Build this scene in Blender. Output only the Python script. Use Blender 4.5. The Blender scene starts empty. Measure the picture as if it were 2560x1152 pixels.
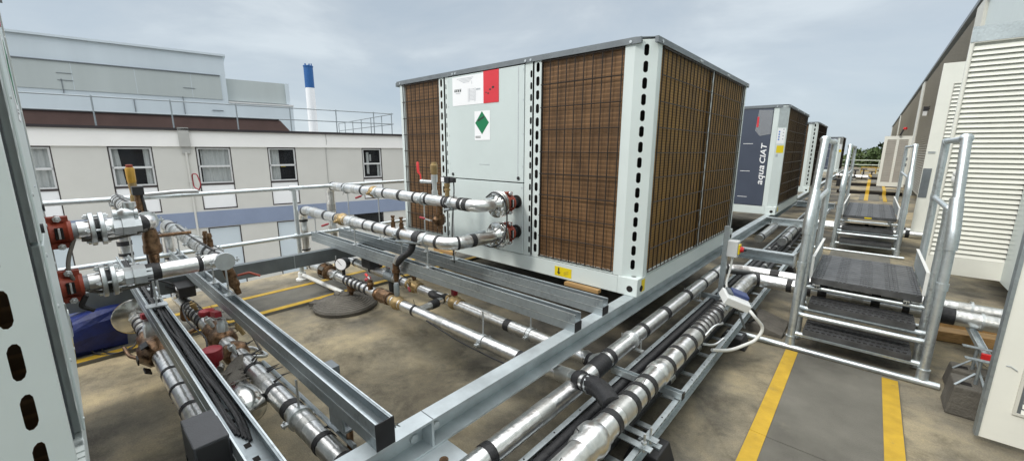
import bpy, bmesh, math, random
from mathutils import Vector, Matrix
random.seed(7)
S = bpy.context.scene
COL = S.collection
PI = math.pi
V = Vector

# ------------------------------------------------------------------ materials
def newmat(name):
    m = bpy.data.materials.new(name); m.use_nodes = True
    nt = m.node_tree; nt.nodes.clear()
    o = nt.nodes.new('ShaderNodeOutputMaterial'); b = nt.nodes.new('ShaderNodeBsdfPrincipled')
    nt.links.new(b.outputs[0], o.inputs[0])
    return m, nt, b
def N(nt, t, **k):
    n = nt.nodes.new(t)
    for a, v in k.items():
        if a.startswith('_'): setattr(n, a[1:], v)
        else: n.inputs[a.replace('__', ' ')].default_value = v
    return n
def ramp(nt, stops):
    r = nt.nodes.new('ShaderNodeValToRGB'); e = r.color_ramp.elements
    while len(e) < len(stops): e.new(0.5)
    for el, (p, c) in zip(e, stops): el.position = p; el.color = (c[0], c[1], c[2], 1)
    return r
def c4(c): return (c[0], c[1], c[2], 1)
def mat(name, col, rough=.5, metal=0., var=.15, scale=6., bump=0., bscale=40., rvar=0., stretch=None, spec=None, dirt=None):
    m, nt, b = newmat(name); L = nt.links.new
    tc = nt.nodes.new('ShaderNodeTexCoord'); src = tc.outputs['Object']
    if stretch:
        mp = nt.nodes.new('ShaderNodeMapping'); mp.inputs['Scale'].default_value = stretch; L(src, mp.inputs[0]); src = mp.outputs[0]
    n = N(nt, 'ShaderNodeTexNoise', Scale=scale, Detail=6., Roughness=.6); L(src, n.inputs['Vector'])
    lo = [max(0, x * (1 - var)) for x in col]; hi = [min(1, x * (1 + var)) for x in col]
    r = ramp(nt, [(.3, lo), (.7, hi)]); L(n.outputs[0], r.inputs[0])
    out = r.outputs[0]
    if dirt:
        n3 = N(nt, 'ShaderNodeTexNoise', Scale=dirt[1], Detail=8., Roughness=.7); L(src, n3.inputs['Vector'])
        r3 = ramp(nt, [(dirt[2], (0, 0, 0)), (dirt[2] + .18, (1, 1, 1))]); L(n3.outputs[0], r3.inputs[0])
        mx = nt.nodes.new('ShaderNodeMix'); mx.data_type = 'RGBA'
        L(r3.outputs[0], mx.inputs[0]); L(out, mx.inputs[6]); mx.inputs[7].default_value = c4(dirt[0]); out = mx.outputs[2]
    L(out, b.inputs['Base Color'])
    b.inputs['Metallic'].default_value = metal; b.inputs['Roughness'].default_value = rough
    if spec is not None: b.inputs['Specular IOR Level'].default_value = spec
    if rvar:
        mr = nt.nodes.new('ShaderNodeMapRange'); mr.inputs[3].default_value = rough - rvar; mr.inputs[4].default_value = rough + rvar
        L(n.outputs[0], mr.inputs[0]); L(mr.outputs[0], b.inputs['Roughness'])
    if bump:
        n2 = N(nt, 'ShaderNodeTexNoise', Scale=bscale, Detail=4., Roughness=.6); L(src, n2.inputs['Vector'])
        bp = nt.nodes.new('ShaderNodeBump'); bp.inputs['Strength'].default_value = bump; bp.inputs['Distance'].default_value = .02
        L(n2.outputs[0], bp.inputs['Height']); L(bp.outputs[0], b.inputs['Normal'])
    return m

M = {}
def galv(name, col, rough, metal):
    m, nt, b = newmat(name); L = nt.links.new
    tc = nt.nodes.new('ShaderNodeTexCoord')
    vo = N(nt, 'ShaderNodeTexVoronoi', Scale=55.); L(tc.outputs['Object'], vo.inputs['Vector'])
    no = N(nt, 'ShaderNodeTexNoise', Scale=3.5, Detail=8., Roughness=.65); L(tc.outputs['Object'], no.inputs['Vector'])
    bw = nt.nodes.new('ShaderNodeRGBToBW'); L(vo.outputs['Color'], bw.inputs[0])
    ad = nt.nodes.new('ShaderNodeMath'); ad.operation = 'MULTIPLY_ADD'; ad.inputs[1].default_value = .35; L(bw.outputs[0], ad.inputs[0]); L(no.outputs[0], ad.inputs[2])
    r = ramp(nt, [(.35, [x * .68 for x in col]), (.6, col), (.95, [min(1, x * 1.18) for x in col])]); L(ad.outputs[0], r.inputs[0])
    L(r.outputs[0], b.inputs['Base Color'])
    b.inputs['Metallic'].default_value = metal
    mr = nt.nodes.new('ShaderNodeMapRange'); mr.inputs[3].default_value = rough - .1; mr.inputs[4].default_value = rough + .14
    L(no.outputs[0], mr.inputs[0]); L(mr.outputs[0], b.inputs['Roughness'])
    return m
M['galv'] = galv('galvanised_steel', (.50, .55, .57), .42, .75)
M['galv_dk'] = galv('dull_galvanised_steel', (.33, .37, .39), .45, .75)
M['galv_lt'] = galv('bright_galvanised_tube', (.60, .65, .67), .34, .8)
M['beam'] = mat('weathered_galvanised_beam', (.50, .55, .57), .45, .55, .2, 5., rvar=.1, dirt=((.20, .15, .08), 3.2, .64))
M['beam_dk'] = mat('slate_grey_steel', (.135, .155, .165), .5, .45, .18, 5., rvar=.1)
def foil():
    m, nt, b = newmat('aluminium_foil'); L = nt.links.new
    tc = nt.nodes.new('ShaderNodeTexCoord')
    n = N(nt, 'ShaderNodeTexNoise', Scale=14., Detail=5., Roughness=.65, Distortion=.6); L(tc.outputs['Object'], n.inputs['Vector'])
    vo = N(nt, 'ShaderNodeTexVoronoi', Scale=34.); L(tc.outputs['Object'], vo.inputs['Vector'])
    mx = nt.nodes.new('ShaderNodeMath'); mx.operation = 'MULTIPLY_ADD'; mx.inputs[1].default_value = .45; L(vo.outputs[0], mx.inputs[0]); L(n.outputs[0], mx.inputs[2])
    bp = nt.nodes.new('ShaderNodeBump'); bp.inputs['Strength'].default_value = .12; bp.inputs['Distance'].default_value = .02
    L(mx.outputs[0], bp.inputs['Height']); L(bp.outputs[0], b.inputs['Normal'])
    r = ramp(nt, [(.25, (.56, .56, .55)), (.6, (.84, .84, .83))]); L(n.outputs[0], r.inputs[0]); L(r.outputs[0], b.inputs['Base Color'])
    b.inputs['Metallic'].default_value = .96; b.inputs['Roughness'].default_value = .28
    return m
M['foil'] = foil()
M['foil2'] = mat('dull_foil', (.58, .58, .56), .38, .9, .15, 18., .15, 40.)
M['steel'] = mat('polished_steel', (.62, .62, .60), .2, 1., .1, 12.)
M['zinc'] = mat('zinc_plate', (.62, .65, .66), .35, .8, .1, 20.)
M['tape'] = mat('black_tape', (.018, .018, .02), .5, 0, .3, 20., .3, 50.)
M['rubber'] = mat('grey_rubber', (.105, .097, .083), .85, 0, .3, 9., .5, 60.)
M['black'] = mat('black_plastic', (.016, .016, .018), .45, 0, .2, 20.)
M['cable'] = mat('black_cable', (.022, .022, .024), .5, 0, .3, 30., .3, 60.)
M['white'] = mat('white_powder_coat', (.60, .665, .655), .42, 0, .035, 2.5, rvar=.05, dirt=((.55, .56, .53), 2.4, .70))
M['white2'] = mat('off_white_panel', (.55, .62, .615), .42, 0, .04, 2.)
M['navy'] = mat('slate_blue_coat', (.055, .068, .100), .45, 0, .08, 3.)
M['trim'] = mat('dark_grey_trim', (.17, .19, .205), .5, .35, .15, 8.)
M['dark'] = mat('dark_cavity', (.010, .008, .007), .9, 0, .1, 5.)
M['wire'] = mat('dark_guard_wire', (.022, .016, .012), .5, .2, .2, 20.)
M['cream'] = mat('cream_painted_door', (.76, .765, .705), .45, 0, .05, 2.5, dirt=((.45, .42, .34), 2.2, .72))
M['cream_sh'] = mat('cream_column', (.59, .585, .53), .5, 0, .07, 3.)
M['louvre'] = mat('taupe_louvre_blade', (.37, .345, .30), .5, 0, .1, 4.)
M['red'] = mat('dark_red_handle', (.26, .018, .028), .45, 0, .15, 20.)
M['redpl'] = mat('red_plastic', (.55, .02, .02), .4, 0, .1, 20.)
M['redcoup'] = mat('red_oxide_coupling', (.255, .042, .020), .5, 0, .22, 16., .15, 60.)
M['brass'] = mat('tarnished_brass', (.34, .245, .115), .45, .5, .3, 25., .1, 60.)
M['bronze'] = mat('dirty_bronze', (.165, .098, .054), .36, .75, .6, 34., .2, 60.)
M['yplastic'] = mat('mustard_plastic', (.44, .255, .035), .45, 0, .2, 18.)
M['yellow'] = mat('yellow_line', (.49, .31, .022), .65, 0, .16, 9., .2, 80., dirt=((.24, .18, .07), 11., .60))
M['ylabel'] = mat('yellow_label', (.72, .56, .01), .45, 0, .05, 6.)
M['mat'] = mat('black_walkway_mat', (.158, .152, .130), .9, 0, .28, 2.2, .6, 220., dirt=((.235, .215, .17), 3.4, .60))
M['tread'] = mat('black_tread_plastic', (.062, .064, .067), .42, 0, .4, 8., .15, 100.)
M['paper'] = mat('white_paper', (.82, .83, .85), .5, 0, .02, 3.)
M['redpaper'] = mat('red_paper', (.62, .03, .045), .5, 0, .06, 5.)
M['green'] = mat('green_label', (.0, .17, .065), .5, 0, .05, 6.)
M['ink'] = mat('printed_ink', (.02, .03, .025), .6, 0, .2, 20.)
M['faint'] = mat('faint_grey_print', (.42, .45, .48), .6, 0, .15, 40.)
M['blueink'] = mat('blue_print', (.05, .18, .5), .5, 0, .1, 20.)
M['blue'] = mat('deep_blue_tarpaulin', (.012, .026, .155), .38, 0, .4, 5., .6, 9.)
M['bluecap'] = mat('blue_chimney_top', (.008, .085, .27), .5, 0, .1, 2.)
M['boxgrey'] = mat('graphite_enclosure', (.055, .057, .064), .5, 0, .1, 15., .12, 160.)
M['boxdk'] = mat('black_enclosure_side', (.017, .017, .019), .55, 0, .1, 15.)
M['boxwhite'] = mat('pale_grey_plastic', (.68, .70, .70), .4, 0, .04, 9.)
M['boxblue'] = mat('blue_lid', (.04, .06, .17), .4, 0, .1, 9.)
M['timber'] = mat('packing_timber', (.36, .22, .09), .7, 0, .3, 6., stretch=(1, 12, 12))
M['post_white'] = mat('white_painted_tube', (.70, .71, .69), .5, 0, .06, 8.)
# coil: fine horizontal fins
def coil(name, c0, c1, sp):
    m, nt, b = newmat(name); L = nt.links.new
    tc = nt.nodes.new('ShaderNodeTexCoord')
    sx = nt.nodes.new('ShaderNodeSeparateXYZ'); L(tc.outputs['Object'], sx.inputs[0])
    def saw(freq, axis):
        mu = nt.nodes.new('ShaderNodeMath'); mu.operation = 'MULTIPLY'; mu.inputs[1].default_value = freq; L(axis, mu.inputs[0])
        fr = nt.nodes.new('ShaderNodeMath'); fr.operation = 'FRACT'; L(mu.outputs[0], fr.inputs[0]); return fr.outputs[0]
    f1 = saw(sp, sx.outputs[2]); r1 = ramp(nt, [(.0, (.72,) * 3), (.55, (.78,) * 3), (.76, (1.4,) * 3), (.84, (1.4,) * 3), (.97, (.68,) * 3)]); L(f1, r1.inputs[0])
    ad = nt.nodes.new('ShaderNodeMath'); L(sx.outputs[0], ad.inputs[0]); L(sx.outputs[1], ad.inputs[1])
    n = N(nt, 'ShaderNodeTexNoise', Scale=3.2, Detail=5., Roughness=.6)
    mp = nt.nodes.new('ShaderNodeMapping'); mp.inputs['Scale'].default_value = (3, 3, 1.); L(tc.outputs['Object'], mp.inputs[0]); L(mp.outputs[0], n.inputs['Vector'])
    r2 = ramp(nt, [(.28, [x * .8 for x in c0]), (.5, [(p + q) / 2 for p, q in zip(c0, c1)]), (.72, [x * 1.1 for x in c1])]); L(n.outputs[0], r2.inputs[0])
    mx = nt.nodes.new('ShaderNodeMix'); mx.data_type = 'RGBA'; mx.blend_type = 'MULTIPLY'; mx.inputs[0].default_value = .85
    L(r2.outputs[0], mx.inputs[6]); L(r1.outputs[0], mx.inputs[7]); L(mx.outputs[2], b.inputs['Base Color'])
    bp = nt.nodes.new('ShaderNodeBump'); bp.inputs['Strength'].default_value = .25; bp.inputs['Distance'].default_value = .01; L(f1, bp.inputs['Height']); L(bp.outputs[0], b.inputs['Normal'])
    b.inputs['Roughness'].default_value = .55; b.inputs['Metallic'].default_value = .15
    return m
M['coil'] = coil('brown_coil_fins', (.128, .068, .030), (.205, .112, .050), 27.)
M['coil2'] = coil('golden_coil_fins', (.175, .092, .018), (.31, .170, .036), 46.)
# roof: tan chippings with dark patches and painted-in shade
def roofmat():
    m, nt, b = newmat('weathered_roof_felt'); L = nt.links.new
    tc = nt.nodes.new('ShaderNodeTexCoord'); P = tc.outputs['Object']
    a = N(nt, 'ShaderNodeTexNoise', Scale=.55, Detail=9., Roughness=.62, Distortion=.2); L(P, a.inputs['Vector'])
    r = ramp(nt, [(.32, (.115, .108, .092)), (.45, (.245, .220, .168)), (.57, (.40, .34, .225)), (.72, (.55, .45, .285))]); L(a.outputs[0], r.inputs[0])
    c = N(nt, 'ShaderNodeTexNoise', Scale=2.6, Detail=10., Roughness=.72, Distortion=.25); L(P, c.inputs['Vector'])
    rc = ramp(nt, [(.34, (.36, .36, .36)), (.50, (.88, .88, .88)), (.68, (1.22, 1.18, 1.08))]); L(c.outputs[0], rc.inputs[0])
    mx = nt.nodes.new('ShaderNodeMix'); mx.data_type = 'RGBA'; mx.blend_type = 'MULTIPLY'; mx.inputs[0].default_value = .9
    L(r.outputs[0], mx.inputs[6]); L(rc.outputs[0], mx.inputs[7])
    # shade painted into the floor colour: noisy dark band along the pipe tray and frame
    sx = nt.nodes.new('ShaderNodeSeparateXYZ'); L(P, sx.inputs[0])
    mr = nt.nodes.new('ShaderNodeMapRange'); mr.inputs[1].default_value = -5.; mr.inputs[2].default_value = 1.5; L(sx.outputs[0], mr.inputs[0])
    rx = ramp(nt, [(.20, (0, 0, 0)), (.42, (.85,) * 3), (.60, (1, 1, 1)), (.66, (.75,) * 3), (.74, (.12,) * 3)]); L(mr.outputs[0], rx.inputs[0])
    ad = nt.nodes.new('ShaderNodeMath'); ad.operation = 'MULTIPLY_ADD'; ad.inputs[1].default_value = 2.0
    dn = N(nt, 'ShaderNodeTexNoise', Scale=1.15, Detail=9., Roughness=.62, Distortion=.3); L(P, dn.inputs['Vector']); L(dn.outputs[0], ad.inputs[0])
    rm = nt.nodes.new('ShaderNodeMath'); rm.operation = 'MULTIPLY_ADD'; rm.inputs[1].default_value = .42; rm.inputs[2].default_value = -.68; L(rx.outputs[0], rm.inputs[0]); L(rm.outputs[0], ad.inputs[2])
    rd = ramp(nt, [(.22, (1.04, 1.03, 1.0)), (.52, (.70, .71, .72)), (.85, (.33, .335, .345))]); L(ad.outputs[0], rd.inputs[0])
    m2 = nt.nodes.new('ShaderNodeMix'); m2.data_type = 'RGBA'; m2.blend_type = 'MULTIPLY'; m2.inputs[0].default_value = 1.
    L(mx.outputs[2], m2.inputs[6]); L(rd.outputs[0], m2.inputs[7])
    # speckle
    sp = N(nt, 'ShaderNodeTexNoise', Scale=120., Detail=3., Roughness=.7); L(P, sp.inputs['Vector'])
    rs = ramp(nt, [(.35, (.78, .78, .78)), (.65, (1.15, 1.15, 1.15))]); L(sp.outputs[0], rs.inputs[0])
    m3 = nt.nodes.new('ShaderNodeMix'); m3.data_type = 'RGBA'; m3.blend_type = 'MULTIPLY'; m3.inputs[0].default_value = .8
    L(m2.outputs[2], m3.inputs[6]); L(rs.outputs[0], m3.inputs[7])
    # rusty orange run-off spots
    ru = N(nt, 'ShaderNodeTexNoise', Scale=1.1, Detail=7., Roughness=.6); 
    mp = nt.nodes.new('ShaderNodeMapping'); mp.inputs['Location'].default_value = (3.1, 7.7, 0); L(P, mp.inputs[0]); L(mp.outputs[0], ru.inputs['Vector'])
    rr = ramp(nt, [(.66, (0, 0, 0)), (.76, (.6, .6, .6))]); L(ru.outputs[0], rr.inputs[0])
    m4 = nt.nodes.new('ShaderNodeMix'); m4.data_type = 'RGBA'; L(rr.outputs[0], m4.inputs[0]); L(m3.outputs[2], m4.inputs[6]); m4.inputs[7].default_value = (.30, .155, .04, 1)
    # thin cracks
    vo = N(nt, 'ShaderNodeTexVoronoi', Scale=.55, _feature='DISTANCE_TO_EDGE')
    ds = nt.nodes.new('ShaderNodeMix'); ds.data_type = 'VECTOR'; ds.inputs[0].default_value = .12; L(P, ds.inputs[4]); L(c.outputs[1], ds.inputs[5]); L(ds.outputs[1], vo.inputs['Vector'])
    rv = ramp(nt, [(.0, (.35, .35, .35)), (.006, (1, 1, 1))]); L(vo.outputs[0], rv.inputs[0])
    m5 = nt.nodes.new('ShaderNodeMix'); m5.data_type = 'RGBA'; m5.blend_type = 'MULTIPLY'; m5.inputs[0].default_value = .22
    L(m4.outputs[2], m5.inputs[6]); L(rv.outputs[0], m5.inputs[7])
    L(m5.outputs[2], b.inputs['Base Color']); b.inputs['Roughness'].default_value = .85
    bp = nt.nodes.new('ShaderNodeBump'); bp.inputs['Strength'].default_value = .35; bp.inputs['Distance'].default_value = .01; L(sp.outputs[0], bp.inputs['Height']); L(bp.outputs[0], b.inputs['Normal'])
    return m
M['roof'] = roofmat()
M['bwall'] = mat('pale_render', (.60, .595, .56), .8, 0, .045, .7, .1, 30.)
M['bfascia'] = mat('white_fascia', (.86, .85, .825), .6, 0, .04, .8)
M['bband'] = mat('blue_grey_band', (.235, .285, .40), .6, 0, .06, 1.)
M['bcap'] = mat('dark_capping', (.025, .02, .022), .6, 0, .2, 2.)
M['bcol'] = mat('grey_pilaster', (.42, .42, .40), .8, 0, .07, 2.)
M['frame'] = mat('grey_white_frame', (.62, .63, .63), .5, 0, .05, 4.)
M['fdark'] = mat('dark_window_surround', (.045, .035, .035), .6, 0, .1, 4.)
M['spandrel'] = mat('white_spandrel', (.85, .86, .87), .35, 0, .03, 2.)
M['curtain'] = mat('net_curtain', (.72, .76, .75), .8, 0, .10, 3., stretch=(6, 6, .6))
M['room'] = mat('dark_room', (.012, .012, .015), .9, 0, .2, 2.)
M['grey1'] = mat('pale_grey_cladding', (.56, .63, .675), .7, 0, .05, .25, stretch=(2, 2, .3))
M['grey2'] = mat('green_grey_cladding', (.43, .475, .47), .7, 0, .06, .25, stretch=(2, 2, .3))
M['brown'] = mat('brown_tile_hanging', (.115, .070, .060), .8, 0, .15, 1.5, .4, 30.)
M['leaf'] = mat('dark_tree_leaves', (.045, .075, .022), .7, 0, .6, .5)
M['leaf2'] = mat('mid_tree_leaves', (.07, .105, .03), .7, 0, .5, .5)
M['bark'] = mat('tree_bark', (.09, .07, .05), .9, 0, .3, 3.)
M['grass'] = mat('distant_ground', (.32, .31, .28), .9, 0, .2, .05)
M['rail'] = mat('grey_rail_paint', (.30, .34, .36), .5, .3, .1, 4.)
M['palegreen'] = mat('pale_green_rail', (.55, .62, .52), .5, 0, .06, 4.)
M['vanwhite'] = mat('white_paint', (.75, .76, .78), .3, 0, .03, 3.)
def glassmat():
    m, nt, b = newmat('window_glass'); 
    b.inputs['Base Color'].default_value = (.03, .035, .04, 1); b.inputs['Roughness'].default_value = .03
    b.inputs['Alpha'].default_value = .16
    return m
M['glass'] = glassmat()
def clearfilm():
    m, nt, b = newmat('torn_clear_film')
    b.inputs['Base Color'].default_value = (.4, .42, .45, 1); b.inputs['Roughness'].default_value = .15; b.inputs['Alpha'].default_value = .4
    return m
M['film'] = clearfilm()

# ------------------------------------------------------------------ mesh builder
class MB:
    def __init__(s): s.v = []; s.f = []; s.sm = []; s.seg = []
    def use(s, i): s.seg.append((len(s.f), i)); return s
    def face(s, pts, smooth=False):
        i = len(s.v); s.v += [V(p) for p in pts]; s.f.append(tuple(range(i, i + len(pts)))); s.sm.append(smooth)
    def box(s, x0, x1, y0, y1, z0, z1):
        s.obox(V(((x0 + x1) / 2, (y0 + y1) / 2, (z0 + z1) / 2)), V(((x1 - x0) / 2, 0, 0)), V((0, (y1 - y0) / 2, 0)), V((0, 0, (z1 - z0) / 2))); return s
    def obox(s, c, a, b, d):
        c, a, b, d = V(c), V(a), V(b), V(d)
        i = len(s.v)
        for k in (-1, 1):
            for (p, q) in ((-1, -1), (1, -1), (1, 1), (-1, 1)): s.v.append(c + a * p + b * q + d * k)
        for q in ((3, 2, 1, 0), (4, 5, 6, 7), (0, 1, 5, 4), (1, 2, 6, 5), (2, 3, 7, 6), (3, 0, 4, 7)):
            s.f.append(tuple(i + t for t in q)); s.sm.append(False)
        return s
    def bar(s, p, q, w, h, up=(0, 0, 1)):
        p, q = V(p), V(q); d = (q - p).normalized(); u = V(up)
        if abs(d.dot(u)) > .95: u = V((1, 0, 0))
        r = d.cross(u).normalized(); u = r.cross(d).normalized()
        return s.obox((p + q) / 2, (q - p) / 2, r * w / 2, u * h / 2)
    def rings(s, rings, closed_caps=True, smooth=True):
        n = len(rings[0]); i = len(s.v)
        for r in rings: s.v += r
        for k in range(len(rings) - 1):
            for j in range(n):
                a = i + k * n + j; b = i + k * n + (j + 1) % n
                s.f.append((a, b, b + n, a + n)); s.sm.append(smooth)
        if closed_caps:
            s.f.append(tuple(i + j for j in reversed(range(n)))); s.sm.append(False)
            k = i + (len(rings) - 1) * n
            s.f.append(tuple(k + j for j in range(n))); s.sm.append(False)
        return s
    def tube(s, path, r, seg=12, caps=True):
        path = [V(p) for p in path]; n = len(path); rr = r if isinstance(r, (list, tuple)) else [r] * n
        tan = []
        for k in range(n):
            a = path[max(0, k - 1)]; b = path[min(n - 1, k + 1)]; t = (b - a)
            tan.append(t.normalized() if t.length > 1e-9 else V((0, 0, 1)))
        u = V((0, 0, 1)) if abs(tan[0].z) < .9 else V((1, 0, 0))
        u = (u - tan[0] * u.dot(tan[0])).normalized(); rings = []
        for k in range(n):
            t = tan[k]; u = (u - t * u.dot(t))
            u = u.normalized() if u.length > 1e-6 else t.orthogonal().normalized()
            w = t.cross(u)
            rings.append([path[k] + (u * math.cos(2 * PI * j / seg) + w * math.sin(2 * PI * j / seg)) * rr[k] for j in range(seg)])
        return s.rings(rings, caps)
    def cyl(s, p, q, r, seg=14, r2=None): return s.tube([p, q], [r, r if r2 is None else r2], seg)
    def lathe(s, p, axis, prof, seg=20, caps=True):
        p = V(p); a = V(axis).normalized(); u = a.orthogonal().normalized(); w = a.cross(u); rings = []
        for t, r in prof: rings.append([p + a * t + (u * math.cos(2 * PI * j / seg) + w * math.sin(2 * PI * j / seg)) * max(r, 1e-4) for j in range(seg)])
        i0 = len(s.f); s.rings(rings, caps)
        for k in range(len(prof) - 1):                       # flat shading on flat steps keeps the edges crisp
            if abs(prof[k][0] - prof[k + 1][0]) < 1e-4 or abs(prof[k][1] - prof[k + 1][1]) < 1e-4: pass
        return s
    def prism(s, pts, d):                                    # closed 3-D polygon pushed along d
        pts = [V(p) for p in pts]; d = V(d); n = len(pts); i = len(s.v)
        s.v += pts + [p + d for p in pts]
        s.f.append(tuple(i + j for j in reversed(range(n)))); s.sm.append(False)
        s.f.append(tuple(i + n + j for j in range(n))); s.sm.append(False)
        for j in range(n):
            k = (j + 1) % n; s.f.append((i + j, i + k, i + n + k, i + n + j)); s.sm.append(False)
        return s
    def ball(s, c, r, seg=12, sc=(1, 1, 1)):
        c = V(c); rings = []
        for k in range(1, seg // 2):
            ph = PI * k / (seg // 2)
            rings.append([c + V((r * math.sin(ph) * math.cos(2 * PI * j / seg) * sc[0], r * math.sin(ph) * math.sin(2 * PI * j / seg) * sc[1], -r * math.cos(ph) * sc[2])) for j in range(seg)])
        return s.rings(rings)
    def build(s, name, m, parent=None, local=False, bevel=0.):
        me = bpy.data.meshes.new(name)
        off = V((0, 0, 0))
        if parent is not None and not local:
            p = parent
            while p is not None: off += p.location; p = p.parent
        me.from_pydata([tuple(v - off) for v in s.v], [], s.f)
        me.polygons.foreach_set('use_smooth', s.sm)
        if any(s.sm):
            try: me.set_sharp_from_angle(angle=math.radians(42))
            except Exception: pass
        for q in (m if isinstance(m, (list, tuple)) else [m]): me.materials.append(M[q])
        for k, (a, i) in enumerate(s.seg):
            for p in range(a, s.seg[k + 1][0] if k + 1 < len(s.seg) else len(s.f)): me.polygons[p].material_index = i
        me.validate()
        o = bpy.data.objects.new(name, me); COL.objects.link(o)
        if parent is not None: o.parent = parent
        if bevel:
            b = o.modifiers.new('Bevel', 'BEVEL'); b.width = bevel; b.segments = 2; b.limit_method = 'ANGLE'
        return o
def tag(o, label=None, cat=None, group=None, kind=None):
    if label: o['label'] = label
    if cat: o['category'] = cat
    if group: o['group'] = group
    if kind: o['kind'] = kind
    return o
def thing(name, label, cat, loc=(0, 0, 0), group=None, rz=0.):
    o = bpy.data.objects.new(name, None); COL.objects.link(o); o.location = loc; o.rotation_euler = (0, 0, rz); o.empty_display_size = .2
    return tag(o, label, cat, group)
def copy_tree(o, parent=None):
    c = o.copy(); COL.objects.link(c); c.parent = parent
    for ch in list(o.children): copy_tree(ch, c)
    return c
def fillet(pts, r, n=6):
    pts = [V(p) for p in pts]; out = [pts[0]]
    for k in range(1, len(pts) - 1):
        a, p, b = pts[k - 1], pts[k], pts[k + 1]
        d1 = (a - p); d2 = (b - p); rr = min(r, d1.length * .49, d2.length * .49)
        s = p + d1.normalized() * rr; e = p + d2.normalized() * rr
        for j in range(n + 1):
            t = j / n; out.append(s * (1 - t) ** 2 + p * 2 * t * (1 - t) + e * t * t)
    out.append(pts[-1]); return out
def plen(path): return sum((path[k + 1] - path[k]).length for k in range(len(path) - 1))
def at(path, s):
    for k in range(len(path) - 1):
        l = (path[k + 1] - path[k]).length
        if s <= l or k == len(path) - 2: return path[k].lerp(path[k + 1], min(1, max(0, s / l if l else 0)))
        s -= l
def sub(path, s0, s1):
    out = [at(path, s0)]; acc = 0
    for k in range(1, len(path) - 1):
        acc += (path[k] - path[k - 1]).length
        if s0 + .004 < acc < s1 - .004: out.append(path[k])
    out.append(at(path, s1)); return out
def s_of(path, p):                                           # arc length of the point of the path nearest p
    best = (1e9, 0); acc = 0; p = V(p)
    for k in range(len(path) - 1):
        a, b = path[k], path[k + 1]; d = b - a; l = d.length
        t = max(0, min(1, (p - a).dot(d) / (l * l))) if l else 0
        q = (a + d * t - p).length
        if q < best[0]: best = (q, acc + t * l)
        acc += l
    return best[1]
def text(sx, size, parent, name, m, org, xa, ya, shear=0., local=True, thick=.0, space=1., bold=0.):
    cu = bpy.data.curves.new('t', 'FONT'); cu.body = sx; cu.size = size; cu.shear = shear; cu.extrude = thick; cu.offset = bold; cu.space_character = space; cu.resolution_u = 3
    o = bpy.data.objects.new('t', cu); COL.objects.link(o)
    dg = bpy.context.evaluated_depsgraph_get(); me = bpy.data.meshes.new_from_object(o.evaluated_get(dg))
    bpy.data.objects.remove(o); bpy.data.curves.remove(cu)
    org, xa, ya = V(org), V(xa), V(ya); n = xa.cross(ya)
    if parent is not None and not local: org = org - parent.location
    for v in me.vertices: c = v.co.copy(); v.co = org + xa * c.x + ya * c.y + n * c.z
    me.materials.clear(); me.materials.append(M[m]); me.name = name
    r = bpy.data.objects.new(name, me); COL.objects.link(r); r.parent = parent; return r

# plate with a row of stadium slots. o = bottom-left corner, u = width direction, up = z
def slot_plate(mb, o, u, w, h, zs, sw, sl, cx=None):
    o, u = V(o), V(u).normalized(); cx = w / 2 if cx is None else cx
    zv = V((0, 0, 1)); P = lambda a, b: o + u * a + zv * b
    edges = [0.]
    zs = sorted(zs)
    for a, b in zip(zs, zs[1:]): edges.append((a + b) / 2)
    edges.append(h)
    for k, zc in enumerate(zs):
        z0, z1 = edges[k], edges[k + 1]
        ang = [2 * PI * j / 24 for j in range(24)]
        for (cxx, czz) in ((0, z0), (w, z0), (w, z1), (0, z1)): ang.append(math.atan2(czz - zc, cxx - cx) % (2 * PI))
        ang = sorted(set(round(a, 5) for a in ang)); hole = []; rim = []
        R = sw / 2; hl = sl / 2 - R
        for a in ang:
            ca, sa = math.cos(a), math.sin(a)
            if abs(ca) > 1e-6 and abs(sa / ca) * R <= hl: t = R / abs(ca)
            else:
                s_ = math.copysign(hl, sa); bq = -s_ * sa; t = -bq + math.sqrt(max(0, bq * bq - (s_ * s_ - R * R)))
            hole.append((cx + t * ca, zc + t * sa))
            c = []
            if ca > 1e-9: c.append((w - cx) / ca)
            if ca < -1e-9: c.append(-cx / ca)
            if sa > 1e-9: c.append((z1 - zc) / sa)
            if sa < -1e-9: c.append((z0 - zc) / sa)
            t2 = min(c); rim.append((cx + t2 * ca, zc + t2 * sa))
        n = len(ang)
        for j in range(n):
            k2 = (j + 1) % n
            mb.face([P(*rim[j]), P(*rim[k2]), P(*hole[k2]), P(*hole[j])])

# ------------------------------------------------------------------ camera, light, sky
f, W, H = 1007., 2560, 1152
pit, yaw, rol = math.radians(11.3), math.radians(41.4), math.radians(.3)
hd = V((-math.sin(yaw), math.cos(yaw), 0)); rt = V((math.cos(yaw), math.sin(yaw), 0)); zz = V((0, 0, 1))
fw = hd * math.cos(pit) - zz * math.sin(pit); up = hd * math.sin(pit) + zz * math.cos(pit)
r2 = rt * math.cos(rol) + up * math.sin(rol); u2 = -rt * math.sin(rol) + up * math.cos(rol)
cam = bpy.data.cameras.new('camera'); co = bpy.data.objects.new('camera', cam); COL.objects.link(co)
co.matrix_world = Matrix(((r2.x, u2.x, -fw.x, 0), (r2.y, u2.y, -fw.y, 0), (r2.z, u2.z, -fw.z, 1.65), (0, 0, 0, 1)))
cam.sensor_width = 36; cam.lens = 36 * f / W; cam.clip_start = .05; cam.clip_end = 3000
S.camera = co
sd = V((.30, .95, 0)).normalized(); el = math.radians(43)
ld = V((sd.x * math.cos(el), sd.y * math.cos(el), -math.sin(el)))
sun = bpy.data.lights.new('sun', 'SUN'); sun.energy = 1.5; sun.angle = math.radians(10); sun.color = (1, .95, .87)
so = bpy.data.objects.new('sun', sun); COL.objects.link(so); so.rotation_euler = ld.to_track_quat('-Z', 'Y').to_euler()
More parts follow.
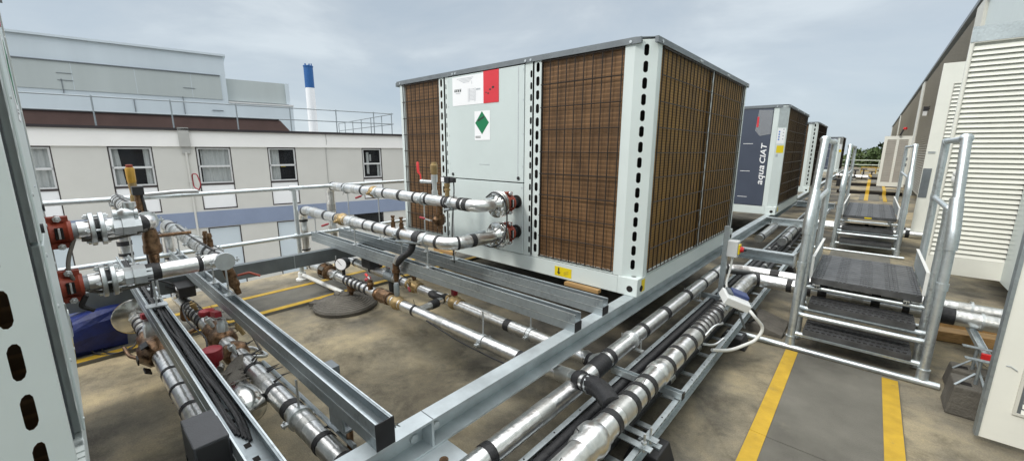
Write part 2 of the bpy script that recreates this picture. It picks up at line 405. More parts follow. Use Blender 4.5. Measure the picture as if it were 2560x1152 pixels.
w = bpy.data.worlds.new('World'); S.world = w; w.use_nodes = True
nt = w.node_tree; nt.nodes.clear(); L = nt.links.new
sky = nt.nodes.new('ShaderNodeTexSky'); sky.sky_type = 'NISHITA'; sky.sun_disc = False; sky.sun_elevation = el; sky.sun_rotation = math.atan2(-sd.x, -sd.y)
b1 = nt.nodes.new('ShaderNodeBackground'); b1.inputs[1].default_value = .1; L(sky.outputs[0], b1.inputs[0])
tc = nt.nodes.new('ShaderNodeTexCoord'); sx = nt.nodes.new('ShaderNodeSeparateXYZ'); L(tc.outputs['Generated'], sx.inputs[0])
gr = ramp(nt, [(.0, (.168, .193, .214)), (.10, (.166, .189, .208)), (.31, (.160, .180, .197)), (.44, (.29, .305, .315)), (.64, (.60, .61, .615)), (1., (.74, .745, .74))]); L(sx.outputs[2], gr.inputs[0])
mp = nt.nodes.new('ShaderNodeMapping'); mp.inputs['Scale'].default_value = (1, 1, 2.6); L(tc.outputs['Generated'], mp.inputs[0])
cn = N(nt, 'ShaderNodeTexNoise', Scale=2.3, Detail=9., Roughness=.55, Distortion=.35); L(mp.outputs[0], cn.inputs['Vector'])
cr = ramp(nt, [(.34, (.86, .895, .93)), (.5, (1., 1., 1.)), (.64, (1.24, 1.21, 1.17))]); L(cn.outputs[0], cr.inputs[0])
mx = nt.nodes.new('ShaderNodeMix'); mx.data_type = 'RGBA'; mx.blend_type = 'MULTIPLY'; mx.inputs[0].default_value = 1.; mx.clamp_result = False
L(gr.outputs[0], mx.inputs[6]); L(cr.outputs[0], mx.inputs[7])
b2 = nt.nodes.new('ShaderNodeBackground'); b2.inputs[1].default_value = 3.; L(mx.outputs[2], b2.inputs[0])
ms = nt.nodes.new('ShaderNodeMixShader'); ms.inputs[0].default_value = .88; L(b1.outputs[0], ms.inputs[1]); L(b2.outputs[0], ms.inputs[2])
wo = nt.nodes.new('ShaderNodeOutputWorld'); L(ms.outputs[0], wo.inputs[0])
S.view_settings.view_transform = 'Standard'; S.view_settings.look = 'None'; S.view_settings.exposure = .27; S.view_settings.gamma = 1.

# ------------------------------------------------------------------ setting: roof, lower ground, paths
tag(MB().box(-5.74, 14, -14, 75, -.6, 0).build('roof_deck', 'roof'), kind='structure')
tag(MB().box(-900, 900, -300, 1500, -10.2, -10).build('ground', 'grass'), kind='structure')
def path(x0, x1, y0, y1, z, seams, name='path'):
    ys = [y0] + seams + [y1]
    for a, b in zip(ys, ys[1:]): tag(MB().box(x0, x1, a + .003, b - .003, 0, z).build(name, 'mat'), kind='structure')
def marking(x0, x1, y0, y1, z, seams, name='path_marking'):
    ys = [y0] + seams + [y1]
    m = MB()
    for a, b in zip(ys, ys[1:]): m.box(x0, x1, a + .002, b - .002, z, z + .004)
    tag(m.build(name, 'yellow'), kind='structure')
path(-.345, .355, -3, 3.9, .012, [-.4, 2.55]); marking(-.34, -.255, -3, 3.89, .012, [2.55]); marking(.262, .35, -3, 3.86, .012, [2.55])
path(-5.02, -4.36, -6, 10, .028, [-2.2, .9, 2.9, 5.6]); marking(-4.44, -4.365, -6, 10, .028, [.9, 2.9]); marking(-5.015, -4.94, -6, 10, .028, [.9, 2.9])
path(-.33, .40, 5.75, 8.6, .012, []);
for k, (ya, yb, za) in enumerate([(18.4, 21.2, .0), (21.2, 23.8, .15), (23.8, 26.6, .3), (26.6, 29.5, .45)]):
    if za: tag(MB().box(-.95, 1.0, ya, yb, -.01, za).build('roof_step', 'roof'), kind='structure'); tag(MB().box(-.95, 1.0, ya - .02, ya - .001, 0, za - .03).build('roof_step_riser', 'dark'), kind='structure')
    path(-.2, .35, ya + .02, yb, za + .012, []) if not za else tag(MB().box(.05, .44, ya + .005, yb, za, za + .012).build('path', 'mat'), kind='structure')
    tag(MB().box(-.06, .05, ya, yb - .03, za + .001, za + .018).build('path_marking', 'yellow'), kind='structure')
    tag(MB().box(.44, .54, ya, yb - .03, za + .001, za + .018).build('path_marking', 'yellow'), kind='structure')
    if za:
        tag(MB().box(-.06, .05, ya - .028, ya - .021, .0, za + .018).build('path_marking', 'yellow'), kind='structure')
        tag(MB().box(.44, .54, ya - .028, ya - .021, .0, za + .018).build('path_marking', 'yellow'), kind='structure')

# ------------------------------------------------------------------ chillers (air source heat pumps)
HW, HL, HT = 1.645, 1.445, 1.96
def make_chiller(label, group):
    t = thing('heat_pump', label, 'heat pump', group=group)
    B = lambda m, n, mt, p=t, **k: m.build(n, mt, p, local=True, **k)
    # base frame
    m = MB()
    for s in (-1, 1):
        m.box(-HW + .17, HW - .17, s * HL - (.0 if s < 0 else .06), s * HL + (.06 if s < 0 else .0), 0, .145)
        m.box(s * HW - (0 if s < 0 else .06), s * HW + (.06 if s < 0 else 0), -HL + .15, HL - .15, 0, .145)
    B(m, 'base_frame', 'white', bevel=.004)
    # corner castings with a lifting eye, posts with slots
    slots = [.10 + .1155 * k for k in range(15)]
    for sx_ in (-1, 1):
        for sy in (-1, 1):
            c = MB().box(min(sx_ * (HW + .004), sx_ * (HW - .169)), max(sx_ * (HW + .004), sx_ * (HW - .169)), min(sy * (HL + .004), sy * (HL - .149)), max(sy * (HL + .004), sy * (HL - .149)), .0, .15)
            cb = B(c, 'corner_block', 'white', bevel=.006)
            h = MB(); h.cyl((sx_ * (HW - .06), sy * (HL - .02), .06), (sx_ * (HW - .06), sy * (HL + .007), .06), .026, 18); h.cyl((sx_ * (HW - .02), sy * (HL - .07), .06), (sx_ * (HW + .007), sy * (HL - .07), .06), .026, 18)
            h.cyl((sx_ * (HW - .06), sy * (HL - .06), .13), (sx_ * (HW - .06), sy * (HL - .06), .153), .022, 18)
            h.build('lifting_eye', 'dark', cb, local=True)
            p0 = V((sx_ * (HW - .138), sy * HL, .15)); p1 = V((sx_ * HW, sy * (HL - .09), .15)); q0 = V((sx_ * (HW - .215), sy * HL, .15)); q1 = V((sx_ * HW, sy * (HL - .16), .15))
            m = MB(); d = p1 - p0
            plain = (sx_ == -1 and sy == 1)
            if plain: m.face([p0, p1, p1 + V((0, 0, 1.79)), p0 + V((0, 0, 1.79))])
            else: slot_plate(m, p0, d, d.length, 1.79, slots, .034, .082)
            for a, b in ((p0, q0), (p1, q1)): m.face([a, b, b + V((0, 0, 1.79)), a + V((0, 0, 1.79))])
            inw = V((-sx_, 0, 0)) * .0
            m.face([q0, q0 + V((0, -sy * .05, 0)), q0 + V((0, -sy * .05, 1.79)), q0 + V((0, 0, 1.79))]); m.face([q1, q1 + V((-sx_ * .05, 0, 0)), q1 + V((-sx_ * .05, 0, 1.79)), q1 + V((0, 0, 1.79))])
            B(m, 'corner_post', 'white')
    # inner dark body
    i = .075; m = MB(); pts = [(-HW + .16, -HL + i), (HW - .16, -HL + i), (HW - i, -HL + .14), (HW - i, HL - .14), (HW - .16, HL - i), (-HW + .16, HL - i), (-HW + i, HL - .14), (-HW + i, -HL + .14)]
    m.prism([(x, y, .02) for x, y in pts], (0, 0, 1.9)); B(m, 'inner_case', 'dark')
    # top trim and lid
    m = MB(); oc = [(-HW + .138, -HL), (HW - .138, -HL), (HW, -HL + .09), (HW, HL - .09), (HW - .138, HL), (-HW + .138, HL), (-HW, HL - .09), (-HW, -HL + .09)]
    for k in range(8):
        a, b = V((*oc[k], 0)), V((*oc[(k + 1) % 8], 0)); d = (b - a).normalized(); n = V((d.y, -d.x, 0))
        if k % 2 == 0: m.obox((a + b) / 2 + n * .003 + V((0, 0, 1.930)), d * ((b - a).length / 2 + .05), n * .012, V((0, 0, .021)))
    B(m, 'top_trim', 'trim')
    m = MB()
    for k in (1, 3, 5, 7):
        a, b = V((*oc[k], 0)), V((*oc[(k + 1) % 8], 0))
    for k in range(0, 8, 2):
        a, b = V((*oc[k], 0)), V((*oc[(k + 1) % 8], 0)); d = (b - a).normalized(); n = V((d.y, -d.x, 0)); l = (b - a).length
        for s_ in (.03, l * .33, l * .345, l * .66, l * .68, l - .03): m.cyl(a + d * s_ + n * .012 + V((0, 0, 1.925)), a + d * s_ + n * .021 + V((0, 0, 1.925)), .011, 8)
    B(m, 'trim_screw', 'zinc')
    m = MB(); m.prism([(x * .998, y * .998, 1.951) for x, y in oc], (0, 0, .008)); B(m, 'lid', 'trim')
    # coils with wire guards
    def coil_(o, u, w_, z0, z1, mt):
        o, u = V(o), V(u); n = V((u.y, -u.x, 0))
        c = MB().obox(o + u * w_ / 2 - n * .045 + V((0, 0, (z0 + z1) / 2)), u * w_ / 2, n * .02, V((0, 0, (z1 - z0) / 2)))
        co_ = B(c, 'coil', mt); g = MB(); r = .0046
        nv = max(3, round(w_ / .088)); nh = round((z1 - z0) / .198)
        for k in range(nv + 1):
            p = o + u * (.012 + (w_ - .024) * k / nv) + n * .006; g.cyl(p + V((0, 0, z0)), p + V((0, 0, z1)), r, 5)
        for k in range(nh + 1):
            z = z0 + .01 + (z1 - z0 - .02) * k / nh; g.cyl(o + u * .0 + n * .010 + V((0, 0, z)), o + u * w_ + n * .010 + V((0, 0, z)), r, 5)
        g.build('wire_guard', 'wire', co_, local=True)
        l = MB()
        for k in range(int(w_ / .05)): l.obox(o + u * (.025 + k * .05) - n * .012 + V((0, 0, z0 - .004)), u * .018, n * .012, V((0, 0, .010)))
        l.obox(o + u * w_ / 2 - n * .03 + V((0, 0, z0 - .012)), u * w_ / 2, n * .029, V((0, 0, .006)))
        l.build('coil_sill', 'white', co_, local=True)
    Z0, Z1 = .168, 1.905
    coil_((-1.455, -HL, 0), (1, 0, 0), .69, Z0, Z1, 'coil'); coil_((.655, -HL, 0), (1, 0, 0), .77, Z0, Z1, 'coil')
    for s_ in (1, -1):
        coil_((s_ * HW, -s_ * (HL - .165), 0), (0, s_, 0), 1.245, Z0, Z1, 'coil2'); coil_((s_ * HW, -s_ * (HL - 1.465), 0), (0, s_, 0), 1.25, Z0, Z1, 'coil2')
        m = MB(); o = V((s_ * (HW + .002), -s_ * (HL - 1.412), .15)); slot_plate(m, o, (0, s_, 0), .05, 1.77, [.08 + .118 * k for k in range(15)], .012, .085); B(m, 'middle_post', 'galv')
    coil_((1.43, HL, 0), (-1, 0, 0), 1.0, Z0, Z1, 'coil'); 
    # front: slotted strips, door and lower panel
    m = MB(); slot_plate(m, (-.762, -HL - .001, .15), (1, 0, 0), .082, 1.76, [.09 + .1155 * k for k in range(15)], .034, .082); B(m, 'slotted_strip', 'white')
    m = MB(); slot_plate(m, (.575, -HL - .001, .15), (1, 0, 0), .078, 1.76, [.09 + .1155 * k for k in range(15)], .036, .082); B(m, 'slotted_strip', 'white')
    m = MB(); slot_plate(m, (-.655, -HL - .001, .15), (1, 0, 0), .046, 1.76, [.06 + .1 * k for k in range(17)], .012, .055, cx=.014); B(m, 'notched_strip', 'white')
    m = MB(); slot_plate(m, (.470, -HL - .001, .15), (1, 0, 0), .085, 1.76, [.06 + .1 * k for k in range(17)], .022, .062, cx=.070); B(m, 'notched_strip', 'white')
    fr = -HL - .008
    d = B(MB().box(-.605, .465, fr, fr + .03, .846, 1.90), 'access_door', 'white2', bevel=.004)
    m = MB()
    for x in (-.545, .405): m.cyl((x, fr + .004, .885), (x, fr - .008, .885), .016, 12)
    m.build('door_latch', 'black', d, local=True)
    MB().box(-.13, .02, fr - .0025, fr, 1.002, 1.006).build('grip_recess', 'faint', d, local=True)
    MB().box(.392, .40, fr - .0015, fr, .86, 1.89).build('door_fold', 'faint', d, local=True)
    def sheet(x0, x1, z0, z1, name, mt, y=fr - .0015, p=d): return MB().face([(x0, y, z0), (x1, y, z0), (x1, y, z1), (x0, y, z1)]) or MB()
    def flat(x0, x1, z0, z1, name, mt, p, y=fr - .0015): m = MB(); m.box(x0, x1, y - .0008, y + .001, z0, z1); return m.build(name, mt, p, local=True)
    sh = flat(-.524, -.058, 1.60, 1.885, 'notice_sheet', 'paper', d)
    pr = MB(); y = fr - .0036
    rnd = random.Random(3)
    def ln(x0, x1, z0, z1): pr.face([(x0, y, z0), (x1, y, z0), (x1, y, z1), (x0, y, z1)])
    for k in range(4): ln(-.45 + .03 * k, -.20 - .02 * k, 1.862 - k * .013, 1.866 - k * .013)
    for x in (-.28, -.262, -.19, -.172): ln(x, x + .004, 1.63, 1.76)
    for k in range(9): ln(-.262, -.19, 1.645 + k * .013, 1.648 + k * .013)
    ln(-.226, -.221, 1.80, 1.83); ln(-.16, -.10, 1.735, 1.75); ln(-.47, -.40, 1.722, 1.727)
    pr.build('faint_drawing', 'faint', sh, local=True)
    pr = MB()
    for k in range(4): ln(-.49 + k * .028, -.472 + k * .028, 1.738, 1.758)
    ln(-.492, -.38, 1.762, 1.765); pr.build('printed_mark', 'ink', sh, local=True)
    rp = flat(-.058, .150, 1.60, 1.90, 'red_notice', 'redpaper', d, y=fr - .0025)
    pr = MB(); y = fr - .0046
    for (x, z, a) in ((.01, 1.69, .012), (.035, 1.725, .014), (.075, 1.742, .018), (-.02, 1.70, .01)):
        pr.prism([(x + a * math.cos(2 * PI * j / 8), y, z + a * .6 * math.sin(2 * PI * j / 8)) for j in range(8)], (0, .0006, 0))
    pr.build('black_mark', 'ink', rp, local=True)
    hz = flat(-.19, .03, 1.245, 1.53, 'hazard_label', 'paper', d)
    m = MB(); cx_, cz_ = -.082, 1.415; m.prism([(cx_ - .098, fr - .0036, cz_), (cx_, fr - .0036, cz_ - .112), (cx_ + .098, fr - .0036, cz_), (cx_, fr - .0036, cz_ + .112)], (0, .001, 0)); m.build('green_diamond', 'green', hz, local=True)
    m = MB(); m.prism([(cx_ - .06, fr - .0046, cz_ + .012), (cx_ + .035, fr - .0046, cz_ + .05), (cx_ + .035, fr - .0046, cz_ + .068), (cx_ - .06, fr - .0046, cz_ + .03)], (0, .0006, 0))
    for k in range(2): m.box(cx_ - .095, cx_ - .02, fr - .0036, fr - .003, 1.268 + k * .012, 1.273 + k * .012)
    m.build('printed_mark', 'ink', hz, local=True)
    B(MB().box(-.605, .465, fr, fr + .03, .15, .836), 'lower_panel', 'white2', bevel=.004)
    m = MB()
    for z in (.19, .42, .62, .80):
        for x in (-.59, .45): m.cyl((x, fr + .002, z), (x, fr - .003, z), .007, 8)
    for z in (1.0, 1.3, 1.6, 1.86):
        for x in (-.595, .455): m.cyl((x, fr + .002, z), (x, fr - .003, z), .006, 8)
    B(m, 'panel_screws', 'zinc')
    m = MB(); m.box(-.655, -.609, -HL + .02, -HL + .06, .15, 1.9); B(m, 'gap_strip', 'trim')
    # yellow handling labels on the base
    def lab(x0, x1, z0, z1, yy, s_):
        m = MB(); m.box(x0, x1, min(yy, yy + s_ * .0015), max(yy, yy + s_ * .0015), z0, z1); l = B(m, 'yellow_label', 'ylabel')
        y = yy + s_ * .0025; m = MB(); xm = x0 + (x1 - x0) * .25; e = .0006 * s_
        m.prism([(xm - .007, y, z0 + .035), (xm + .007, y, z0 + .035), (xm + .007, y, z1 - .008), (xm - .007, y, z1 - .008)], (0, e, 0)); m.prism([(xm, y, z0 + .012), (xm + .02, y, z0 + .036), (xm - .02, y, z0 + .036)], (0, e, 0))
        m.build('arrow_mark', 'ink', l, local=True)
        m = MB(); xr = x0 + (x1 - x0) * .55
        for k in range(2): m.prism([(xr, y, z0 + .02 + k * .018), (xr + .05, y, z0 + .034 + k * .018), (xr + .05, y, z0 + .038 + k * .018), (xr, y, z0 + .024 + k * .018)], (0, e, 0))
        m.build('hook_mark', 'brass', l, local=True)
    lab(.848, 1.03, .022, .108, -HL - .0005, -1); lab(.86, 1.03, .03, .12, HL + .0005, 1)
    m = MB(); m.box(HW + .0045, HW + .006, -HL + .07, -HL + .135, .03, .13); B(m, 'yellow_label', 'ylabel')
    m = MB(); m.box(-HW - .0015, -HW + .001, HL - .28, HL - .2, .04, .13); B(m, 'yellow_label', 'ylabel')
    # back: slate blue panel with the maker's name running upwards, pale side panel
    bk = HL + .006
    bp = B(MB().box(-1.425, -.35, bk - .03, bk, .155, 1.90), 'blue_panel', 'navy', bevel=.004)
    text('aqua', .150, bp, 'maker_name', 'paper', (-1.385, bk + .002, .535), (0, 0, 1.28), (1, 0, 0), shear=.2, thick=.0005, bold=.0015); text('CIAT', .125, bp, 'maker_name', 'paper', (-1.385, bk + .002, .918), (0, 0, 1.28), (1, 0, 0), shear=.2, thick=.0005, bold=.002)
    m = MB()
    for z in (.30, .78, 1.28): m.box(-1.16, -1.0, bk, bk + .002, z, z + .008)
    m.build('white_line', 'paper', bp, local=True)
    m = MB(); pts = [(-1.42, 1.87), (-1.20, 1.88), (-1.17, 1.52), (-1.25, 1.42), (-1.42, 1.45)]; m.prism([(x, bk + .002, z) for x, z in pts], (0, .002, 0)); m.build('torn_film', 'film', bp, local=True)
    m = MB(); m.box(-1.215, -1.185, bk + .004, bk + .006, 1.58, 1.76); m.build('red_tag', 'redpaper', bp, local=True)
    B(MB().box(-.34, .42, bk - .03, bk, .155, 1.90), 'rear_panel', 'white2', bevel=.004)
    # stickers on the plain rear corner
    a = V((-(HW - .138), HL, 0)); b = V((-HW, HL - .09, 0)); d_ = (b - a); n = V((-d_.y, d_.x, 0)).normalized(); n = n if n.dot(V((-1, 1, 0))) > 0 else -n
    def stick(t0, t1, z0, z1, name, mt, h=.001):
        m = MB(); p = a + d_ * ((t0 + t1) / 2) + n * h + V((0, 0, (z0 + z1) / 2)); m.obox(p, d_ * (t1 - t0) / 2, n * .0007, V((0, 0, (z1 - z0) / 2))); return B(m, name, mt)
    stick(.06, .97, 1.57, 1.92, 'foil_patch', 'zinc'); st = stick(.12, .9, 1.28, 1.55, 'warning_label', 'paper')
    m = MB()
    for k in range(4):
        p = a + d_ * .3 + n * .002 + V((0, 0, 1.49 - k * .045)); m.obox(p, d_ * .07, n * .0004, V((0, 0, .014)))
    m.build('blue_symbol', 'blueink', st, local=True)
    m = MB()
    for k in range(4):
        p = a + d_ * .7 + n * .002 + V((0, 0, 1.53 - k * .055)); m.obox(p, d_ * .06, n * .0004, V((0, 0, .012)))
    m.build('grey_symbol', 'faint', st, local=True)
    stick(.2, .92, 1.12, 1.25, 'yellow_label', 'ylabel'); stick(.2, .42, 1.05, 1.10, 'code_label', 'faint')
    return t
G = 'air source heat pumps standing along the steel frame'
hp = make_chiller('large white heat pump with green diamond and red notice on its front panel', G); hp.location = (-2.915, 4.39, .5)
h2 = copy_tree(hp); h2.location = (-2.459, -1.505, .5); h2.scale = (.75, 1, 1); h2.rotation_euler.z = PI; h2['label'] = 'white heat pump at the left picture edge, only its slotted corner post showing'
for c_ in list(h2.children):
    if c_.name.startswith('coil'):
        for g_ in list(c_.children):
            if g_.name.startswith('wire_guard'): bpy.data.objects.remove(g_)
h3 = copy_tree(hp); h3.location = (-2.865, 10.11, .5); h3.rotation_euler.z = PI; h3['label'] = 'heat pump with slate blue panel and upright maker name, behind the big one'
h4 = copy_tree(hp); h4.location = (-2.915, 15.75, .5); h4['label'] = 'heat pump half hidden behind the handrail, third unit in the row'
h5 = copy_tree(hp); h5.location = (-3.05, 31.0, .5); h5.rotation_euler.z = PI; h5['label'] = 'small far heat pump at the end of the row, in front of the trees'
# timber packers under the big unit
for x, lb in ((-1.75, 'timber packing strip below the right front corner of the big heat pump'), (-3.62, 'timber packing strip below the white lower panel of the big heat pump')):
    tag(MB().box(x - .17, x + .17, 2.885, 2.935, .470, .499).build('timber_packer', 'timber'), lb, 'timber packer', 'timber packing strips')

# ------------------------------------------------------------------ steel frame
def cbeam(label, x0, x1, y0, y1, z0, z1, open_side, bolts=(), mt='beam'):
    t = thing('steel_beam', label, 'steel beam', (x0, y0, z0)); tk = .011; m = MB()
    m.box(x0, x1, y0, y1, z1 - tk, z1); m.box(x0, x1, y0, y1, z0, z0 + tk)
    if open_side > 0: m.box(x0, x0 + tk, y0, y1, z0 + tk, z1 - tk)
    else: m.box(x1 - tk, x1, y0, y1, z0 + tk, z1 - tk)
    m.build('channel_section', mt, t)
    for y in bolts:
        xo = x1 if open_side > 0 else x0
        MB().box(min(x0, x1) + tk + .002, max(x0, x1) - .003, y - .012, y, z0 + tk, z1 - tk).build('stiffener_plate', 'beam', t)
        m = MB()
        for s_ in (-1, 1):
            for zb in (z0 + .045, z1 - .04):
                xf = x0 + tk; m.lathe((xf, y + s_ * .06, zb), (1, 0, 0), [(0, .0), (0, .021), (.012, .021), (.012, .0)], 6)
        m.build('bolt', 'zinc', t)
    return t
nb = cbeam('long pale galvanised channel beam running from the near corner beneath the heat pumps', -1.372, -1.284, -3.2, 36, .355, .5, 1, (.95,))
m = MB(); m.box(-1.370, -1.286, .9435, .9475, .4985, .5012); m.build('splice_joint', 'trim', nb)
m = MB(); m.box(-1.30, -1.15, .84, 1.02, .344, .354); m.build('foot_plate', 'beam', nb)
m = MB(); m.cyl((-1.20, .93, .346), (-1.20, .93, .358), .02, 12); m.build('plate_bolt', 'bronze', nb)
text('R', .045, nb, 'marker_letter', 'ink', (-1.36, .80, .5014), (.35, .93, 0), (-.93, .35, 0), local=False)
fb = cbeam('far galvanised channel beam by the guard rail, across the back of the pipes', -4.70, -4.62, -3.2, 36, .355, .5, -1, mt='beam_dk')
m = MB(); m.box(-4.619, -4.612, 1.62, 1.63, .357, .498); m.build('splice_joint', 'galv_dk', fb)
for y, lb in ((5.45, 'nearest, beside the isolator switch'), (8.35, 'below the blue panelled unit'), (11.6, 'farthest, behind the second step')):
    t = thing('cross_arm', 'short galvanised channel arm sticking out from the long beam, ' + lb, 'bracket', (-1.225, y, .36), 'channel arms on the long beam')
    m = MB(); m.box(-1.282, -.52, y - .05, y + .05, .49, .5); m.box(-1.282, -.52, y - .05, y + .05, .38, .39); m.box(-1.22, -.52, y + .04, y + .05, .39, .49); m.build('arm', 'galv', t); MB().box(-.52, -.51, y - .07, y + .07, .36, .52).build('end_plate', 'galv_lt', t)
for y in (-.9, 5.0): 
    t = thing('cross_beam', 'galvanised cross beam under the heat pump between the long beams' + (' near' if y < 0 else ' beyond the pipes'), 'steel beam', (-4.6, y, .36)); MB().box(-4.61, -1.39, y, y + .08, .36, .495).build('web', 'beam', t)

def strut(label, yc, wid, x0, x1, z0, z1, cap, name='support_channel'):
    t = thing(name, label, 'support channel', (x0, yc, z0)); m = MB(); w2 = wid / 2; zm = (z0 + z1) / 2; tk = .004
    for s_ in (-1, 1):
        a, b = (yc - w2, yc - w2 + tk) if s_ < 0 else (yc + w2 - tk, yc + w2)
        m.box(x0, x1, a, b, z0, zm - .003); m.box(x0, x1, a, b, zm + .003, z1)
        la, lb = (yc - w2 + tk, yc - w2 + .014) if s_ < 0 else (yc + w2 - .014, yc + w2 - tk)
        m.box(x0, x1, la, lb, z1 - .004, z1); m.box(x0, x1, (yc - w2 + tk if s_ < 0 else yc + w2 - .010), (yc - w2 + .010 if s_ < 0 else yc + w2 - tk), z1 - .014, z1 - .0045)
    m.box(x0, x1, yc - w2 + tk, yc + w2 - tk, zm - .006, zm + .006)
    m.box(x0, x1, yc - w2 + tk, yc + w2 - tk, z0, z0 + .004)
    nch = m
    if cap: MB().box(x1 + .001, x1 + .005, yc - w2 - .003, yc + w2 + .003, z0 + (0 if cap > 1 else 0), (z1 + .002 if cap > 1 else zm + .004)).build('end_cap', 'black', t)
    m.use(2)
    for s_ in (-1, 1):
        yo = yc + s_ * w2; m.box(x0, x1, min(yo, yo + s_ * .002), max(yo, yo + s_ * .002), zm - .0045, zm + .0015); m.box(x0, x1, yc + s_ * (w2 - .003) - .003, yc + s_ * (w2 - .003) + .003, z1 + .0003, z1 + .0022)  # light caught on the channel edges, put in as thin pale strips
    n = max(2, int((x1 - x0) / .1)); m = nch; m.use(1)
    for k in range(n): m.box(x0 + .03 + k * .1, x0 + .06 + k * .1, yc - .010, yc + .010, zm + .0062, zm + .0075)
    m.build('channel', ['galv_dk', 'dark', 'galv_lt'], t)
    return t
c1 = strut('wide open galvanised channel carrying loose black cables, leftmost of the channels', .337, .095, -5.35, -1.24, .5, .62, 0)
c2 = strut('galvanised channel with a full black end cap resting on the near beam', .718, .076, -5.35, -1.292, .5, .615, 2)
c3 = strut('galvanised double channel under the lower foil pipe, half capped in black', 2.115, .072, -5.25, -1.292, .5, .618, 1)
c4 = strut('galvanised double channel nearest the big heat pump, ending on the beam', 2.475, .076, -5.25, -1.292, .5, .612, 1)
# brackets under channel 2
m = MB(); m.box(-1.80, -1.70, .775, .785, .36, .47); m.box(-1.80, -1.70, .70, .775, .355, .365); m.build('bracket', 'galv_dk', c2)
m = MB(); m.cyl((-1.66, .745, .24), (-1.66, .745, .44), .016, 10); m.lathe((-1.66, .745, .235), (0, 0, 1), [(0, .03), (.012, .03), (.012, .0)], 6); m.build('levelling_leg', 'bronze', c2)
m = MB(); m.box(-1.73, -1.60, .69, .70, .41, .56); m.box(-1.73, -1.60, .70, .78, .405, .415); m.build('hanger_bracket', 'galv_dk', c2)
m = MB(); m.box(-2.06, -1.97, .80, .86, .44, .53); m.build('junction_box', 'trim', c2); 
m = MB(); m.box(-3.35, -3.26, .80, .86, .36, .46); m.build('junction_box', 'galv_dk', c2)
# loose cables in channel 1
cb = thing('cable_bundle', 'bundle of loose black cables lying in the wide channel', 'cables', (-5.2, .337, .56)); rnd = random.Random(5)
for k in range(6):
    pts = []; 
    for j in range(16):
        x = -5.2 + (3.45 * j / 15) * (1 if k % 2 else .985); pts.append((x, .337 + (k - 2.5) * .011 + rnd.uniform(-.006, .006), .578 + rnd.uniform(0, .022) + (.01 if k in (2, 3) else 0)))
    pts.append((-1.72 + k * .02, .337 + (k - 2.5) * .006, .571))
    MB().tube(fillet(pts, .3, 3), .0072, 7).build('cable', 'cable', cb)
# graphite enclosure
t = thing('enclosure_box', 'dark grey plastic enclosure hung on the cable channel at the bottom edge', 'enclosure', (-1.72, .23, .40))
MB().box(-1.83, -1.765, .185, .286, .39, .642).build('case', 'boxgrey', t, bevel=.004); MB().box(-1.760, -1.60, .182, .287, .385, .648).build('lid', 'boxgrey', t, bevel=.004)
MB().box(-1.599, -1.596, .190, .28, .39, .64).build('seal_face', 'boxdk', t)
m = MB(); m.lathe((-1.80, .186, .50), (0, -1, 0), [(0, .012), (.004, .012), (.004, 0)], 12); m.build('cable_entry', 'black', t)

# ------------------------------------------------------------------ pipework helpers
def pipe(label, pts, r, bend=.15, step=.25, jit=.35, seed=1, skip=(), wide=.03, name='insulated_pipe', m='foil', group=None, tapes=True, seg=16):
    P = fillet(pts, bend); t = thing(name, label, 'pipe', tuple(P[0]), group)
    MB().tube(P, r, seg).build('pipe_body', m, t); Lt = plen(P); rnd = random.Random(seed); s = .08
    if tapes:
        while s < Lt - .06:
            w_ = rnd.choice([wide, wide, wide * .7, wide * 1.5])
            p = at(P, s)
            if not any((p - V(q)).length < d for q, d in skip):
                if rnd.random() < .24:
                    l_ = rnd.uniform(.05, .13); MB().tube(sub(P, s, min(Lt - .02, s + l_)), r * 1.025, seg).build('foil_lap', 'foil2', t)
                else:
                    mb = MB().tube(sub(P, s, s + w_), r * rnd.uniform(1.035, 1.07), seg)
                    if rnd.random() < .4:
                        d_ = (at(P, s + w_) - p).normalized(); a_ = V((rnd.gauss(0, 1), rnd.gauss(0, 1), rnd.gauss(0, 1))); a_ = (a_ - d_ * a_.dot(d_)).normalized(); e_ = (a_ + d_ * rnd.uniform(-1, 1)).normalized(); mb.bar(p + d_ * w_ * .5 + a_ * r, p + d_ * w_ * .5 + a_ * (r + .004) + e_ * rnd.uniform(.02, .06), .006, .002, a_.cross(d_))
                    mb.build('tape_band', 'tape', t)
            s += step * (1 + rnd.uniform(-jit, jit))
    return t, P
def band(t, P, p, w_, r, m='tape', name='tape_band'):
    s = s_of(P, p); MB().tube(sub(P, max(0, s - w_ / 2), s + w_ / 2), r, 16).build(name, m, t)
def hanger(t, x, y, zp, zb, r, ax=(1, 0, 0), down=True):
    m = MB(); ax = V(ax)
    if zb < zp: m.cyl((x, y, zb), (x, y, zp - r), .006, 8); m.box(x - .035, x + .035, y - .03, y + .03, zb - .001, zb + .006); m.cyl((x, y, zb + .006), (x, y, zb + .02), .012, 6)
    else: m.cyl((x, y, zp + r), (x, y, zb), .006, 8)
    h = m.build('support_rod', 'zinc', t)
    c = MB(); p = V((x, y, zp)); c.lathe(p - ax * .016, ax, [(0, r + .004), (0, r + .010), (.032, r + .010), (.032, r + .004)], 18)
    sd_ = V((0, 0, 1)).cross(ax)
    for s_ in (-1, 1): c.obox(p + sd_ * s_ * (r + .022), sd_ * .014, ax * .014, V((0, 0, .006))); c.cyl(p + sd_ * s_ * (r + .024) + V((0, 0, -.018)), p + sd_ * s_ * (r + .024) + V((0, 0, .022)), .005, 6)
    c_build(c, h, t)
def c_build(c, h, t): 
    o = c.build('pipe_clamp', 'zinc', t); o.parent = h; o.location = (0, 0, 0); return o
